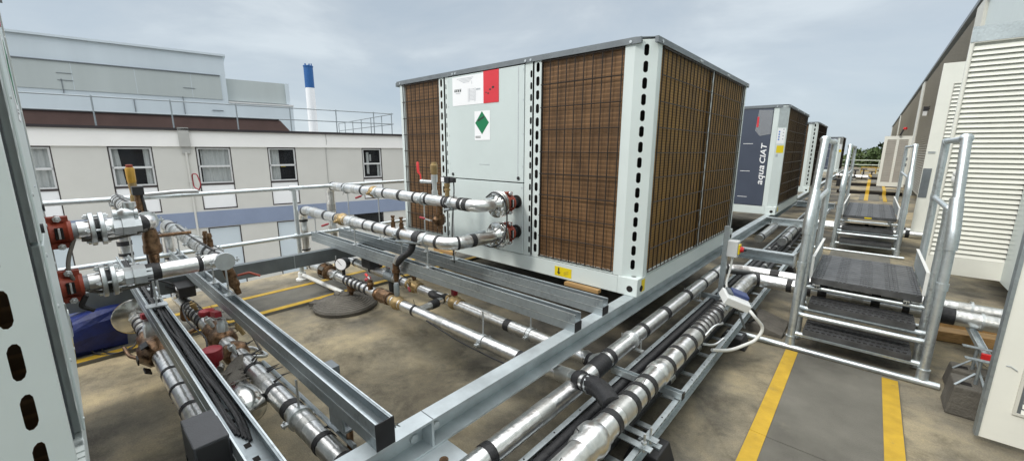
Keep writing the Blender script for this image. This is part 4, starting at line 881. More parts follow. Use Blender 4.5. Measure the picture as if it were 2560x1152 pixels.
for k in range(9):
    y = 2.95 + k * .075; r_ = .068; a0 = rnd.uniform(0, .5); MB().tube([(-.795 + r_ * math.cos(a), y + .02 * a, .345 + r_ * math.sin(a)) for a in [a0 + j * .3 for j in range(13)]], .007, 6).build('wound_cable', 'tape', p10)
cable(p10, [(-.73, 2.92, .36), (-.70, 3.0, .42), (-.67, 3.12, .40), (-.70, 3.24, .36)], .008, 'zinc', 'conduit'); cable(p10, [(-.74, 2.9, .30), (-.68, 3.0, .27), (-.65, 3.1, .30)], .008, 'zinc', 'conduit')
for k, (y, x0) in enumerate(((4.63, .82), (4.92, .80))): stepped((p10, p9)[k], (x0 - .03, y - .02 if k == 0 else y, .36), (1, 0, 0), [(0, .060), (0, .072), (.016, .072), (.016, .06)], 'pipe_clamp', 'zinc', 18)
for t, P, pts_ in ((p10, P10, ((-.30, .05), (.18, .06), (.62, .07))), (p9, P9, ((-.62, .08), (-.15, .05), (.45, .05)))):
    for x, w_ in pts_: band(t, P, (x, 4.62 if t is p10 else 4.92, .36), w_, .067 if t is p10 else .060)
# further pair of pipes crossing under the second step
for k, y in enumerate((8.95, 9.22)):
    t, P = pipe(('nearer' if k == 0 else 'farther') + ' bright foil pipe crossing beneath the second step over', [(-1.15 + .3 * k, 7.0, .34), (-1.15 + .3 * k, y, .36), (.92, y, .36)], .06, .14, .5, .3, 40 + k, wide=.05)

# ------------------------------------------------------------------ cable tray with black insulated lines
t = thing('cable_tray', 'long galvanised tray of two perforated side rails carrying black lines', 'cable tray', (-.9, 0, .12))
for x, o in ((-1.075, 1), (-.70, 1)):
    m = MB(); m.box(x - .002, x + .002, -2.5, 14, .115, .195); m.box(x - .002, x + .028, -2.5, 14, .1951, .199); m.box(x - .002, x + .024, -2.5, 14, .111, .115); m.use(1); y = .3
    while y < 5.2: m.box(x + .0022, x + .0032, y, y + .028, .163, .174); m.box(x + .0022, x + .0032, y + .02, y + .048, .136, .147); y += .056
    y = .3
    while y < 4.5: m.cyl((x + .012, y, .199), (x + .012, y, .2003), .005, 8); y += .25
    m.build('side_rail', ['galv', 'dark'], t)
for k in range(34): MB().box(-1.07, -.705, .2 + k * .36, .24 + k * .36, .118, .128).build('rung', 'galv_lt', t)
rnd = random.Random(8)
for k, (x, r, lb) in enumerate(((-1.02, .030, 'leftmost'), (-.955, .033, 'second from the beam'), (-.885, .036, 'third, the thickest'), (-.82, .026, 'rightmost, under the foil pipe'))):
    pts = [(x + rnd.uniform(-.008, .008), -2.4 + j * .8, .132 + r + rnd.uniform(0, .008)) for j in range(19)]
    t, P = pipe('black insulated line lying in the perforated tray, ' + lb, pts, r, .3, .75, .5, 60 + k, name='insulated_line', m='cable', group='black lines in the tray', wide=.03, seg=10)
t = thing('tray_cross_rail', 'short galvanised strut bridging the tray below the thick foil pipe', 'strut', (-.9, 2.3, .2)); m = MB(); m.box(-1.12, -.66, 2.27, 2.275, .205, .245); m.box(-1.12, -.66, 2.305, 2.31, .205, .245); m.box(-1.12, -.66, 2.275, 2.305, .205, .21); m.build('strut', 'galv', t); MB().box(-.659, -.656, 2.268, 2.312, .203, .247).build('strut_end', 'black', t)
t = thing('tray_bracket', 'bolted bracket supporting the thick foil pipe near the bulged joint', 'bracket', (-.74, 1.75, .2)); m = MB(); m.box(-.80, -.62, 1.72, 1.76, .215, .22); m.box(-.80, -.62, 1.80, 1.84, .215, .22); m.build('bracket', 'galv', t); m = MB(); m.cyl((-.66, 1.74, .19), (-.66, 1.74, .29), .006, 8); m.cyl((-.66, 1.82, .19), (-.66, 1.82, .28), .006, 8); m.lathe((-.66, 1.74, .235), (0, 0, 1), [(0, 0), (0, .014), (.012, .014), (.012, 0)], 6); m.build('bracket_bolt', 'zinc', t)
for y, lb in ((1.93, 'nearest the camera'), (3.72, 'by the step foot'), (6.6, 'beyond the platform')):
    t = thing('support_block', 'black rubber block under the tray rail, ' + lb, 'rubber block', (-.70, y, 0), 'rubber blocks under the tray'); m = MB(); m.prism([(-.81, y - .09, 0), (-.59, y - .09, 0), (-.625, y - .09, .10), (-.775, y - .09, .10)], (0, .18, 0)); m.build('foot_block', 'boxdk', t, bevel=.008)
    m = MB(); m.box(-.76, -.64, y - .02, y + .02, .10, .11); m.build('foot_strut', 'galv', t)
# grey wedge shaped block by the step
t = thing('ramp_block', 'weathered grey rubber block with a sloped top beside the step foot', 'rubber block', (-.52, 4.45, 0)); MB().prism([(-.66, 4.12, 0), (-.40, 4.12, 0), (-.40, 4.12, .03), (-.66, 4.12, .10)], (0, .42, 0)).build('block', 'rubber', t, bevel=.006); m = MB(); m.box(-.398, -.39, 4.2, 4.24, .0, .03); m.build('lug', 'rubber', t)

# ------------------------------------------------------------------ isolator on its post, valve actuator and hose
t = thing('isolator_post', 'grey steel post holding the isolator switch beside the long beam', 'post', (-.98, 4.3, .18)); m = MB(); m.box(-1.0, -.955, 4.28, 4.325, .18, .93); m.build('post', 'galv', t); m = MB(); m.box(-1.20, -.955, 4.235, 4.279, .18, .225); m.build('foot_arm', 'galv_dk', t)
t = thing('isolator_switch', 'white isolator box with a red knob on a yellow plate', 'switch', (-.92, 4.30, .70)); MB().box(-.952, -.86, 4.245, 4.345, .64, .80).build('case', 'boxwhite', t, bevel=.008); MB().box(-.859, -.845, 4.262, 4.330, .672, .768).build('yellow_plate', 'ylabel', t, bevel=.003)
m = MB(); m.lathe((-.844, 4.296, .72), (1, 0, 0), [(0, .03), (.012, .03), (.02, .022), (.03, .022), (.03, .0)], 20); m.build('red_knob', 'redpl', t); m = MB(); m.obox((-.803, 4.296, .72), (.010, 0, 0), (0, .02, 0), (0, 0, .009)); m.build('knob_grip', 'black', t)
MB().lathe((-.905, 4.29, .641), (0, 0, -1), [(0, .014), (.03, .014), (.03, 0)], 8).build('cable_gland', 'boxwhite', t); cable(t, [(-.905, 4.29, .62), (-.91, 4.28, .50), (-.92, 4.22, .40), (-.87, 4.05, .36), (-.75, 3.60, .46)], .010, 'post_white', 'white_cable')
t = thing('valve_actuator', 'pale grey actuator box with blue lid strapped to the thick foil pipe', 'actuator', (-.70, 3.42, .48)); 
c_ = V((-.67, 3.42, .50)); ea = V((.62, .45, -.30)).normalized(); eb = V((-.45, .85, .22)); eb = (eb - ea * eb.dot(ea)).normalized(); ec = ea.cross(eb)
MB().obox(c_, ea * .10, eb * .075, ec * .032).build('case', 'boxwhite', t, bevel=.006); MB().obox(c_ + ec * .040 + ea * .028 + eb * .045, ea * .066, eb * .04, ec * .018).build('blue_lid', 'boxblue', t, bevel=.005); MB().obox(c_ + ec * .036 - ea * .06 + eb * .03, ea * .018, eb * .04, ec * .012).build('clear_window', 'trim', t)
MB().cyl(c_ - ec * .10, c_ - ec * .03, .022, 12).build('valve_stem', 'galv_dk', t); m = MB(); m.bar(c_ - ec * .03 + ea * .03, (-.60, 3.55, .24), .012, .012); m.build('stay', 'trim', t)
MB().tube(fillet([c_ + ea * .09 - eb * .03, (-.53, 3.40, .42), (-.46, 3.50, .30), (-.50, 3.45, .20), (-.62, 3.20, .17), (-.70, 3.02, .22)], .14, 7), .0125, 10).build('white_hose', 'post_white', t)
MB().tube(fillet([c_ + ea * .07 + eb * .02 - ec * .03, (-.56, 3.60, .40), (-.55, 3.72, .28), (-.62, 3.80, .2)], .08, 5), .010, 8).build('black_hose', 'cable', t)

# ------------------------------------------------------------------ step-overs
XL, XR = -.325, .475
def make_step(label, y0, plen_, group):
    t = thing('step_over', label, 'step over', (.075, y0, 0), group=group); ZT, ZM, ZP = 1.742, 1.25, .60; yn = y0 + .25; yf = y0 + .28 + plen_
    tb = lambda pts, r=.0215, n='tube', m='galv_lt', s=14: MB().tube(pts, r, s).build(n, m, t)
    def elbow(p, r=.030):
        return MB().ball(p, r, 12).build('tube_fitting', 'galv_lt', t)
    def ring(p, d, r=.030, l=.05): p, d = V(p), V(d).normalized(); return MB().lathe(p - d * l / 2, d, [(0, .022), (0, r), (l, r), (l, .022)], 16, False).build('tube_fitting', 'galv_lt', t)
    tb([(XL - .42, y0 - .02, .024), (XR + .09, y0 - .02, .024)], .023, 'base_tube'); tb([(XL - .1, yf, .024), (XR + .1, yf, .024)], .023, 'base_tube')
    for x, s_ in ((XL, -1), (XR, 1)):
        xt = x - s_ * .012
        # front leg with its bent handrail
        tb(fillet([(x, y0, .02), (x - s_ * .004, y0, 1.06), (xt, yn - .01, ZT)], .07, 6), .0285, 'post'); ring((x, y0, .06), (0, 0, 1), .035, .09); ring((x - s_ * .002, y0, .74), (0, 0, 1), .034, .05)
        ring((x, y0, .115), (0, 0, 1), .037, .012); 
        MB().tube(fillet([(x - s_ * .004, y0, 1.0), (x - s_ * .004, y0 + .002, 1.10), (xt, y0 + .09, 1.34)], .06, 5), .0365, 14).build('handrail_sleeve', 'galv_lt', t)
        elbow((xt, yn, ZT), .038); tb([(xt, yn, ZT), (xt, yf, ZT)], .0215, 'top_rail'); elbow((xt, yf, ZT), .030)
        ring((xt, yn + .06, ZT), (0, 1, 0)); ring((xt, yf - .06, ZT), (0, 1, 0))
        tb([(xt, yf, .02), (xt, yf, ZT)], .027, 'post'); ring((xt, yf, .52), (0, 0, 1)); ring((xt, yf, .05), (0, 0, 1), .031, .08)
        tb([(x - s_ * .02, yn, .02), (x - s_ * .02, yn, ZM)], .0265, 'post'); elbow((x - s_ * .02, yn, ZM), .031); tb([(x - s_ * .02, yn, ZM), (xt, yf, ZM)], .0205, 'middle_rail'); ring((xt, yf, ZM), (0, 0, 1), .030, .055); ring((x - s_ * .02, yn, .55), (0, 0, 1), .030, .06); ring((x - s_ * .02, yn, ZM - .035), (0, 0, 1), .030, .05)
        m = MB(); xb = x - s_ * .055; m.box(xb - .004, xb + .004, yn + .02, yf - .06, ZP + .005, ZP + .165); m.build('toe_board', 'galv', t)
        m = MB(); m.box(xb - .010, xb + .010, yn + .0, yn + .02, ZP - .01, ZP + .17); m.box(xb - .010, xb + .010, yn + .02, yf - .06, ZP + .1655, ZP + .172); m.build('toe_board_edge', 'post_white', t)
        tb([(x - s_ * .02, yn, ZP - .04), (xt, yf, ZP - .04)], .0215, 'bearer')
    xa, xb = XL + .062, XR - .062
    # platform: black plastic deck with raised studs
    p = MB(); p.box(xa, xb, y0 + .20, yf - .04, ZP - .05, ZP - .006); s_ = p; nx = 26; ny = int((yf - y0 - .24) / .075); dx = (xb - xa) / nx
    for i in range(nx):
        for j in range(ny):
            a = xa + i * dx + .003; wdt = dx - .006
            if (i // 3) % 2: s_.box(a, a + dx, y0 + .204 + j * .075, y0 + .204 + j * .075 + .068, ZP - .006, ZP - .001)
            else: s_.box(a, a + wdt, y0 + .204 + j * .075 + .004, y0 + .204 + j * .075 + .040, ZP - .006, ZP + .0005); s_.box(a, a + wdt, y0 + .204 + j * .075 + .046, y0 + .204 + j * .075 + .064, ZP - .006, ZP + .0005)
    p.build('platform', 'tread', t)
    for x in (xa + .05, xb - .08):
        m = MB(); yq = y0 + .21
        for q in (-1, 1): m.box(x - .018, x + .018, yq - .03, yf - .1, ZP - .073 + q * .016 - .003, ZP - .073 + q * .016 + .003); m.box(x - .018, x - .009, yq - .03, yf - .1, ZP - .073 + q * .009 - .002, ZP - .073 + q * .009 + .002); m.box(x + .009, x + .018, yq - .03, yf - .1, ZP - .073 + q * .009 - .002, ZP - .073 + q * .009 + .002)
        m.box(x - .002, x + .002, yq - .03, yf - .1, ZP - .088, ZP - .058); m.build('deck_bearer', 'zinc', t)
    for zt, ya, yb in ((.21, y0 - .04, y0 + .25), (.405, y0 + .08, y0 + .34)):
        m = MB().box(xa + .015, xb - .015, ya, yb, zt - .045, zt - .004); td = m
        nr = 4; nc = 17; xx = xb - xa - .05
        for r_ in range(nr):
            for c in range(nc):
                x = xa + .025 + xx * (c + (.25 if r_ % 2 else 0)) / nc; y = ya + .022 + (yb - ya - .03) * r_ / nr
                m.box(x, x + xx / nc * .60, y, y + .020, zt - .004, zt - .0030)
        m.seg = [(0, 0), (6, 1)]; m.use(0); g = m
        for r_ in range(nr + 1): g.box(xa + .018, xb - .018, ya + .003 + (yb - ya - .012) * r_ / nr, ya + .008 + (yb - ya - .012) * r_ / nr, zt - .0039, zt + .001)
        td = m.build('tread', ['tread', 'dark'], t)
        for q in (.05, .7):
            x = xa + (xb - xa) * q + .06
            c = MB(); c.cyl((x, ya + .06, zt - .085), (x, ya + .06, zt - .045), .012, 8); c.cyl((x + .06, ya + .06, zt - .08), (x + .06, ya + .06, zt - .045), .007, 8); c.build('tread_clip', 'zinc', td)
        tb([(XL + .01, ya + .05, zt - .066), (XR - .01, ya + .05, zt - .066)], .0205, 'cross_tube')
    tb([(XL + .02, y0 + .06, .30), (XR - .02, y0 + .06, .30)], .0205, 'cross_tube')
    tb([(XL + .02, yn, .50), (XR - .02, yn, .50)], .0205, 'cross_tube')
    return t
GS = 'step over platforms along the walkway'
make_step('nearer black platform step over with thick silver handrails, two treads facing the camera', 3.96, 1.02, GS)
s2 = make_step('farther black platform step over, seen between the handrails of the nearer one', 8.62, 2.35, GS)
MB().box(.02, .11, 8.815, 8.819, .565, .585).build('yellow_marker', 'ylabel', s2)

# ------------------------------------------------------------------ plant room on the right
WX = 1.18
pr = thing('plant_room', 'long cream plant room wall with louvre bays and doors standing open', 'building', (WX, 5, 0))
bays = [(12.6, 23.8), (25.0, 44.0), (45.2, 64.0)]
MB().box(WX + .06, WX + 6, -3.5, 66, .25, 4.48).build('wall', 'cream_sh', pr)
MB().box(WX + .02, WX + .06, -3.5, 11.8, .28, 4.45).build('white_panel', 'white', pr)
for y0, y1 in ((11.7, 12.6), (23.8, 25.0), (44.0, 45.2), (64., 65.)): MB().box(WX - .03, WX + .058, y0, y1, .26, 4.44).build('column', 'cream_sh', pr)
for y0, y1 in bays:
    m = MB(); z = .36
    while z < 4.40: m.obox((WX + .03, (y0 + y1) / 2, z), (.028, 0, -.026), (0, (y1 - y0) / 2, 0), (.0025, 0, .003)); z += .078
    m.build('louvre_bay', 'louvre', pr)
m = MB(); m.box(WX - .05, WX + 6, -3.5, 66, 4.482, 4.57); m.build('coping', 'trim', pr)
MB().box(WX + .3, WX + 6, -3.5, 66, -.0, .25).build('plinth', 'rubber', pr)
def door(y, x0, x1, z0, z1, name, louv, border, mt='cream', blade='cream', panels=1, pitch=.070, th=.05):
    d = thing(name, None, None, (x0, y, z0)); d.parent = pr; d.location = V((x0, y, z0)) - pr.location
    m = MB()
    if not louv: m.box(x0, x1, y, y + th, z0, z1)
    else:
        bl, br, bb, bt = border
        m.box(x0, x0 + bl, y, y + th, z0, z1); m.box(x1 - br, x1, y, y + th, z0, z1); m.box(x0 + bl, x1 - br, y, y + th, z0, z0 + bb); m.box(x0 + bl, x1 - br, y, y + th, z1 - bt, z1)
        if panels == 2: xm = (x0 + bl + x1 - br) / 2; m.box(xm - .035, xm + .035, y, y + th, z0 + bb, z1 - bt)
    o = m.build('door_leaf', mt, d); o.parent = pr; bpy.data.objects.remove(d)
    loc = V((x0, y, z0)) - pr.location; o.location = loc; o.name = name
    if louv:
        l = MB(); z = z0 + bb + pitch * .5
        while z < z1 - bt - pitch * .3: l.obox(((x0 + bl + x1 - br) / 2, y + .016, z), ((x1 - br - x0 - bl) / 2, 0, 0), (0, .015, pitch * .465), (0, .003, .0)); z += pitch
        l.build('louvre_blades', blade, o); MB().box(x0 + bl, x1 - br, y + th - .012, y + th - .004, z0 + bb, z1 - bt).build('louvre_back', 'cream_sh', o)
        f_ = MB(); e = .008; f_.box(x0 + bl - e, x0 + bl, y - .006, y + .0, z0 + bb - e, z1 - bt + e); f_.box(x1 - br, x1 - br + e, y - .006, y, z0 + bb - e, z1 - bt + e); f_.box(x0 + bl, x1 - br, y - .006, y, z1 - bt, z1 - bt + e); f_.build('louvre_frame', 'cream_sh', o)
    return o
d1 = door(3.33, .668, 1.15, .045, 2.6, 'open_door', False, None); MB().box(.652, .667, 3.325, 3.385, .045, 2.6).build('door_seal', 'galv_dk', d1)
m = MB(); z = .26
while z < .60: m.obox((.89, 3.322, z), (.10, 0, 0), (0, .004, .011), (0, .002, 0)); z += .034
m.build('vent_blades', 'cream', d1); m = MB(); m.box(.762, .775, 3.318, 3.329, .235, .63); m.box(.775, 1.0, 3.318, 3.329, .235, .247); m.box(.775, 1.0, 3.318, 3.329, .618, .63); m.build('vent_frame', 'cream_sh', d1); MB().box(.775, 1.0, 3.3272, 3.3295, .247, .618).build('vent_back', 'trim', d1)
m = MB(); m.tube([(.70, 3.326, .50), (.715, 3.320, .505), (.728, 3.322, .495), (.742, 3.324, .485)], .0025, 6); m.build('peeling_scrap', 'faint', d1)
d2 = door(6.60, .605, 1.2, .29, 2.93, 'open_door', True, (.030, -.01, .20, .16), pitch=.0525); MB().box(.603, 1.2, 6.592, 6.599, 2.78, 2.932).build('header_strip', 'galv', d2)
MB().tube(fillet([(.70, 6.60, 1.72), (.70, 6.50, 1.72), (.735, 6.50, 1.66), (.725, 6.50, 1.38), (.71, 6.6, 1.36)], .03, 5), .011, 10).build('pull_handle', 'steel', d2); m = MB(); m.ball((.725, 6.53, 1.42), .055, 10, (1, .8, .8)); m.ball((.705, 6.54, 1.36), .045, 10, (.8, .8, 1.2)); m.build('plastic_wrap', 'post_white', d2)
d3 = door(9.0, .60, 1.2, .28, 2.94, 'open_door', True, (.15, .3, 1.25, .30), pitch=.056); MB().box(.605, .70, 8.992, 8.999, .95, 1.40).build('kick_panel', 'trim', d3); MB().box(.62, .70, 8.992, 8.999, 1.63, 1.66).build('door_lock', 'zinc', d3)
d4 = door(20.0, .21, .93, .42, 2.2, 'open_door', True, (.09, .09, .15, .13), blade='louvre', panels=2, pitch=.06); MB().box(.84, .90, 19.985, 19.999, 1.35, 1.45).build('door_latch', 'trim', d4); MB().box(.84, .90, 19.985, 19.999, 1.15, 1.25).build('door_latch', 'trim', d4)
t = thing('wall_lamp', 'small dark wall lamp on the far louvre bay', 'lamp', (1.1, 20.0, 3.0)); m = MB(); m.box(1.05, 1.20, 19.93, 20.07, 3.02, 3.16); m.build('lamp_head', 'boxdk', t); m = MB(); m.box(1.06, 1.16, 19.95, 20.05, 2.86, 3.018); m.build('lamp_glass', 'frame', t)
t = thing('alarm_sounder', 'dark bracket with a small red sounder above the open far door', 'sounder', (.70, 19.9, 2.3)); m = MB(); m.bar((.60, 19.95, 2.21), (.66, 19.95, 2.42), .07, .05); m.build('bracket', 'boxdk', t); MB().ball((.70, 19.95, 2.45), .06, 8).build('red_sounder', 'redpl', t)
# rubber blocks, brackets and strut by the right pipes
for k, (x, y, w_, d_, h_, lb) in enumerate(((.56, 3.60, .30, .22, .20, 'large grey rubber block on the roof between the step foot and the near open door'), (.60, 4.02, .30, .16, .15, 'dusty rubber block behind the large one under the foil pipes'))):
    t = thing('rubber_block', lb, 'rubber block', (x, y, 0)); MB().prism([(x, y, 0), (x + w_, y, 0), (x + w_ - .02, y, h_), (x + .02, y, h_)], (0, d_, 0)).build('block', 'rubber', t, bevel=.01); MB().box(x + .05, x + .10, y + .05, y + .10, h_ - .001, h_ + .002).build('socket_hole', 'dark', t); MB().box(x + .19, x + .25, y + .04, y + .09, h_ - .001, h_ + .002).build('socket_hole', 'dark', t)
    m = MB()
    for q in (0, 1): m.bar((x + .02 + .13 * q, y + .02, h_), (x + .11 + .02 * q, y + d_ / 2, h_ + .07), .012, .004); m.bar((x + .24, y + d_ - .04, h_), (x + .13, y + d_ / 2, h_ + .07), .012, .004)
    m.cyl((x + .12, y + d_ / 2, h_), (x + .12, y + d_ / 2, h_ + .16), .009, 8); m.box(x + .05, x + .19, y + d_ / 2 - .02, y + d_ / 2 + .02, h_ + .16, h_ + .166); m.build('spider_bracket', 'galv_dk', t)
t = thing('red_capped_strut', 'galvanised strut with a red end cap under the crossing pipes', 'strut', (.76, 4.1, .28)); m = MB(); m.box(.74, .785, 4.06, 5.1, .262, .267); m.box(.74, .745, 4.06, 5.1, .267, .295); m.box(.78, .785, 4.06, 5.1, .267, .295); m.build('strut', 'galv', t); MB().box(.735, .79, 4.03, 4.058, .258, .30).build('red_end_cap', 'redpl', t)
for y, lb in ((5.15, 'near'), (5.5, 'far')):
    t = thing('timber_bearer', 'old timber bearer lying on the roof under the louvred door, ' + lb + ' one', 'timber', (.9, y, 0)); MB().obox((.92, y, .05), (.30, .06, 0), (-.02, .07, 0), (0, 0, .045)).build('bearer', 'timber', t, bevel=.005)

# ------------------------------------------------------------------ guard rail along the left roof edge
gr = thing('guard_rail', 'galvanised two bar guard rail along the left roof edge, behind the pipes', 'guard rail', (-5.3, 1.94, 0)); X = -5.30
MB().tube([(X, -6, 1.175), (X, 8, 1.175)], .0245, 12).build('top_rail', 'galv_lt', gr); MB().tube([(X, -6, .575), (X, 8, .575)], .0245, 12).build('middle_rail', 'galv_lt', gr)
for y in (-1.9, 1.94, 5.6):
    MB().cyl((X + .002, y, .02), (X + .002, y, 1.175), .026, 12).build('post', 'galv_lt', gr); MB().lathe((X, y, 0), (0, 0, 1), [(0, .075), (.02, .075), (.03, .05), (.10, .045), (.10, .03)], 16).build('post_foot', 'post_white', gr)
    for z in (1.175, .575): MB().lathe((X, y - .05, z), (0, 1, 0), [(0, .025), (0, .034), (.10, .034), (.10, .025)], 14, False).build('rail_fitting', 'galv_lt', gr)
    MB().cyl((X + .05, y - .0, .07), (X + 1.16, y - .03, .12), .024, 12).build('stay_tube', 'post_white', gr)
for y in (.42, -.25): MB().lathe((X, y - .08, 1.175), (0, 1, 0), [(0, .025), (0, .031), (.2, .031), (.2, .025)], 14, False).build('rail_sleeve', 'galv_lt', gr)
for y, lb in ((1.88, 'round ribbed rubber counterweight on the roof at the end of the white stay tube'), (5.55, 'far rubber counterweight under the big heat pump')):
    t = thing('counterweight', lb, 'counterweight', (-4.02, y, 0)); prof = [(0, .315), (.035, .325), (.05, .315)]; r = .315
    for k in range(9): prof += [(.05 + k * .0085, r), (.056 + k * .0085, r - .004)]; r -= .028
    prof += [(.128, .06), (.15, .05), (.15, .0)]
    MB().lathe((-4.02, y, 0), (0, 0, 1), prof, 30).build('base', 'rubber', t)
    m = MB(); m.obox((-4.20, y - .2, .045), (.07, .05, 0), (-.03, .045, 0), (0, 0, .02)); m.build('grip_notch', 'rubber', t); MB().cyl((-4.16, y - .03, .12), (-4.05, y - .03, .125), .030, 12).build('tube_socket', 'rubber', t)
# blue tarpaulin bundle
t = thing('tarpaulin_bundle', 'deep blue tarpaulin wrapped over a bundle beside the left pipe flange', 'tarpaulin', (-4.8, -.3, 0)); m = MB(); rnd = random.Random(2); secs = []
for j in range(11):
    y = -1.6 + j * .184; hgt = .29 + .004 * j + (.03 * math.sin(j * 2.1)); ring_ = []
    wv = .26 if j < 9 else .26 - (j - 8) * .03
    for k in range(16):
        a = 2 * PI * k / 16; ca, sa = math.cos(a), math.sin(a)
        ring_.append(V((-4.70 + wv * math.copysign(abs(ca) ** .6, ca) + rnd.uniform(-.028, .028), y + rnd.uniform(-.03, .03), .16 + (hgt - .14) * math.copysign(abs(sa) ** .7, sa) + rnd.uniform(-.022, .022))))
    secs.append(ring_)
m.rings(secs, True, False); m.build('tarpaulin', 'blue', t)
m = MB(); m.tube(fillet([(-4.55, .20, .30), (-4.50, .22, .22), (-4.52, .22, .12)], .03), .006, 6); m.build('tie_cord', 'frame', t)
for k, pts_ in enumerate(([(-4.56, -.02, .10), (-4.44, .02, .035), (-4.36, .10, .03), (-4.33, .22, .035), (-4.36, .28, .10), (-4.40, .29, .2)], [(-4.55, .05, .06), (-4.40, .08, .034), (-4.33, .16, .034), (-4.35, .25, .06)])): cable(t, pts_, .006, 'cable', 'loose_cable')

# ------------------------------------------------------------------ neighbouring hospital wing (local x along its face, local y away, z up)
AA = math.radians(11.4); FD = 19.26
def framed(name, label, cat, D, **k):
    n = V((-math.cos(AA), math.sin(AA), 0)); t = thing(name, label, cat, n * D, rz=PI / 2 - AA, **k); return t
LB = lambda m, n, mt, p, **k: m.build(n, mt, p, local=True, **k)
bd = framed('hospital_wing', 'pale rendered hospital wing with white fascia, blue band and tall curtained windows', 'building', FD)
ops = []   # window openings (s0, s1, z0, z1)
WIN = [(-4.90, -3.80, 'both'), (-2.52, -1.37, 'open'), (-.17, .92, 'net'), (2.14, 3.17, 'left'), (5.90, 6.82, 'dark'), (9.2, 10.2, 'net'), (-7.6, -6.5, 'net')]
# wall built around the openings
def wall_with(m, s0, s1, z0, z1, holes, y0, y1):
    xs = sorted(set([s0, s1] + [h[0] for h in holes] + [h[1] for h in holes]))
    for a, b in zip(xs, xs[1:]):
        zs = [z0]
        for h in sorted(holes, key=lambda h: h[2]):
            if h[0] <= a and h[1] >= b: zs += [h[2], h[3]]
        zs.append(z1)
        for k in range(0, len(zs), 2):
            if zs[k + 1] > zs[k]: m.box(a, b, y0, y1, zs[k], zs[k + 1])
holes = [(a, b, -.66, 1.70) for a, b, _ in WIN] + [(-.12, .93, -4.0, -1.36), (5.35, 6.75, -1.95, -1.20), (-2.6, -1.5, -4.0, -1.36), (2.2, 3.2, -4.0, -1.36), (-4.9, -3.8, -4.0, -1.36)]
m = MB(); wall_with(m, -16, 14, -10, 1.70, holes, 0, .25); LB(m, 'wall', 'bwall', bd)
m = MB(); m.box(-16, 14, .26, 9, -9.9, 2.2); LB(m, 'rear_block', 'room', bd)
LB(MB().box(-16, 14, -.06, .25, 1.702, 2.27), 'fascia', 'bfascia', bd); LB(MB().box(-16, 14.1, -.14, 9, 2.272, 2.36), 'roof_capping', 'bcap', bd)
m = MB()
for a, b in ((-16, 14),): m.box(a, b, -.035, -.001, -1.335, -.72)
LB(m, 'blue_band', 'bband', bd)
m = MB(); m.box(-.60, -.28, -.14, -.061, 1.702, 2.38); m.box(-.56, -.32, -.06, -.002, 1.45, 1.70); LB(m, 'pilaster', 'bcol', bd)
m = MB(); m.cyl((-.44, -.04, -9), (-.44, -.04, 1.5), .035, 10); m.box(-.50, -.38, -.08, -.002, .40, .43); LB(m, 'downpipe', 'bwall', bd)
m = MB()
for s in (4.35,): m.box(s - .006, s + .006, -.004, -.001, -.70, 1.69)
pass
LB(m, 'panel_joint', 'bcol', bd)
m = MB(); m.tube([(4.38, -.08, 2.3), (4.40, -.07, 1.95), (4.36, -.02, 1.6), (4.35, -.012, -.7)], .012, 6); LB(m, 'loose_cable', 'bcol', bd)
rnd = random.Random(12)
for a, b, kind in WIN:
    zb, zt, zm = .36, 1.68, .98; m = MB(); e = .035
    for x0, x1, z0, z1 in ((a, b, zt - .02, zt + .02), (a, b, zb - .09, zb - .02), (a, a + e, -.66, zt), (b - e, b, -.66, zt), (a, b, -.66, -.61)): m.box(x0, x1, .02, .10, z0, z1)
    wf = LB(m, 'window', 'fdark', bd)
    m = MB(); i0, i1 = a + e, b - e
    for x0, x1, z0, z1 in ((i0, i1, zt - .07, zt - .021), (i0, i1, zb - .019, zb + .03), (i0, i1, zm - .035, zm + .035), (i0, i0 + .05, zb + .03, zt - .07), (i1 - .05, i1, zb + .03, zt - .07)): m.box(x0, x1, .035, .09, z0, z1)
    LB(m, 'sash', 'frame', wf); m = MB(); m.box(i0 + .05, i1 - .05, .062, .066, zb + .03, zm - .035); m.box(i0 + .05, i1 - .05, .062, .066, zm + .035, zt - .07); LB(m, 'pane', 'glass', wf)
    LB(MB().box(a + e, b - e, .04, .09, -.61, zb - .09), 'spandrel', 'spandrel', wf)
    LB(MB().box(a, b, .235, .245, zb, zt), 'room_shade', 'room', wf)
    def curt(x0, x1, z0, z1, taper=0.):
        c = MB(); n = max(5, int((x1 - x0) / .04)); pts = [(x0 + (x1 - x0) * k / n, .16 + .02 * math.sin(k * 1.7) + rnd.uniform(-.006, .006)) for k in range(n + 1)]
        for (p, q) in zip(pts, pts[1:]): c.face([(p[0] - (p[0] - x0) * taper * .0, p[1], z0), (q[0], q[1], z0), (q[0] - (q[0] - x0) * taper, q[1], z1), (p[0] - (p[0] - x0) * taper, p[1], z1)], True)
        LB(c, 'curtain', 'curtain', wf)
    w_ = b - a
    if kind in ('both', 'net'): curt(a + .12 * w_, b - .06, zb + .02, zt - .05)
    if kind == 'open': curt(a + .05, a + .27 * w_, zb, zt - .05, .3); curt(b - .24 * w_, b - .05, zb, zt - .05)
    if kind == 'left': curt(a + .05, a + .40 * w_, zb, zt - .05); LB(MB().box(a + .45, a + .62, .15, .2, .90, .93), 'desk_lamp', 'ylabel', wf)
    if kind == 'dark': curt(b - .22 * w_, b - .05, zb, zm); LB(MB().box(a + .25, a + .36, .2, .23, .5, 1.5), 'pale_frame', 'curtain', wf); LB(MB().box(a + .4, a + .47, .2, .23, 1.1, 1.4), 'pale_frame', 'curtain', wf)
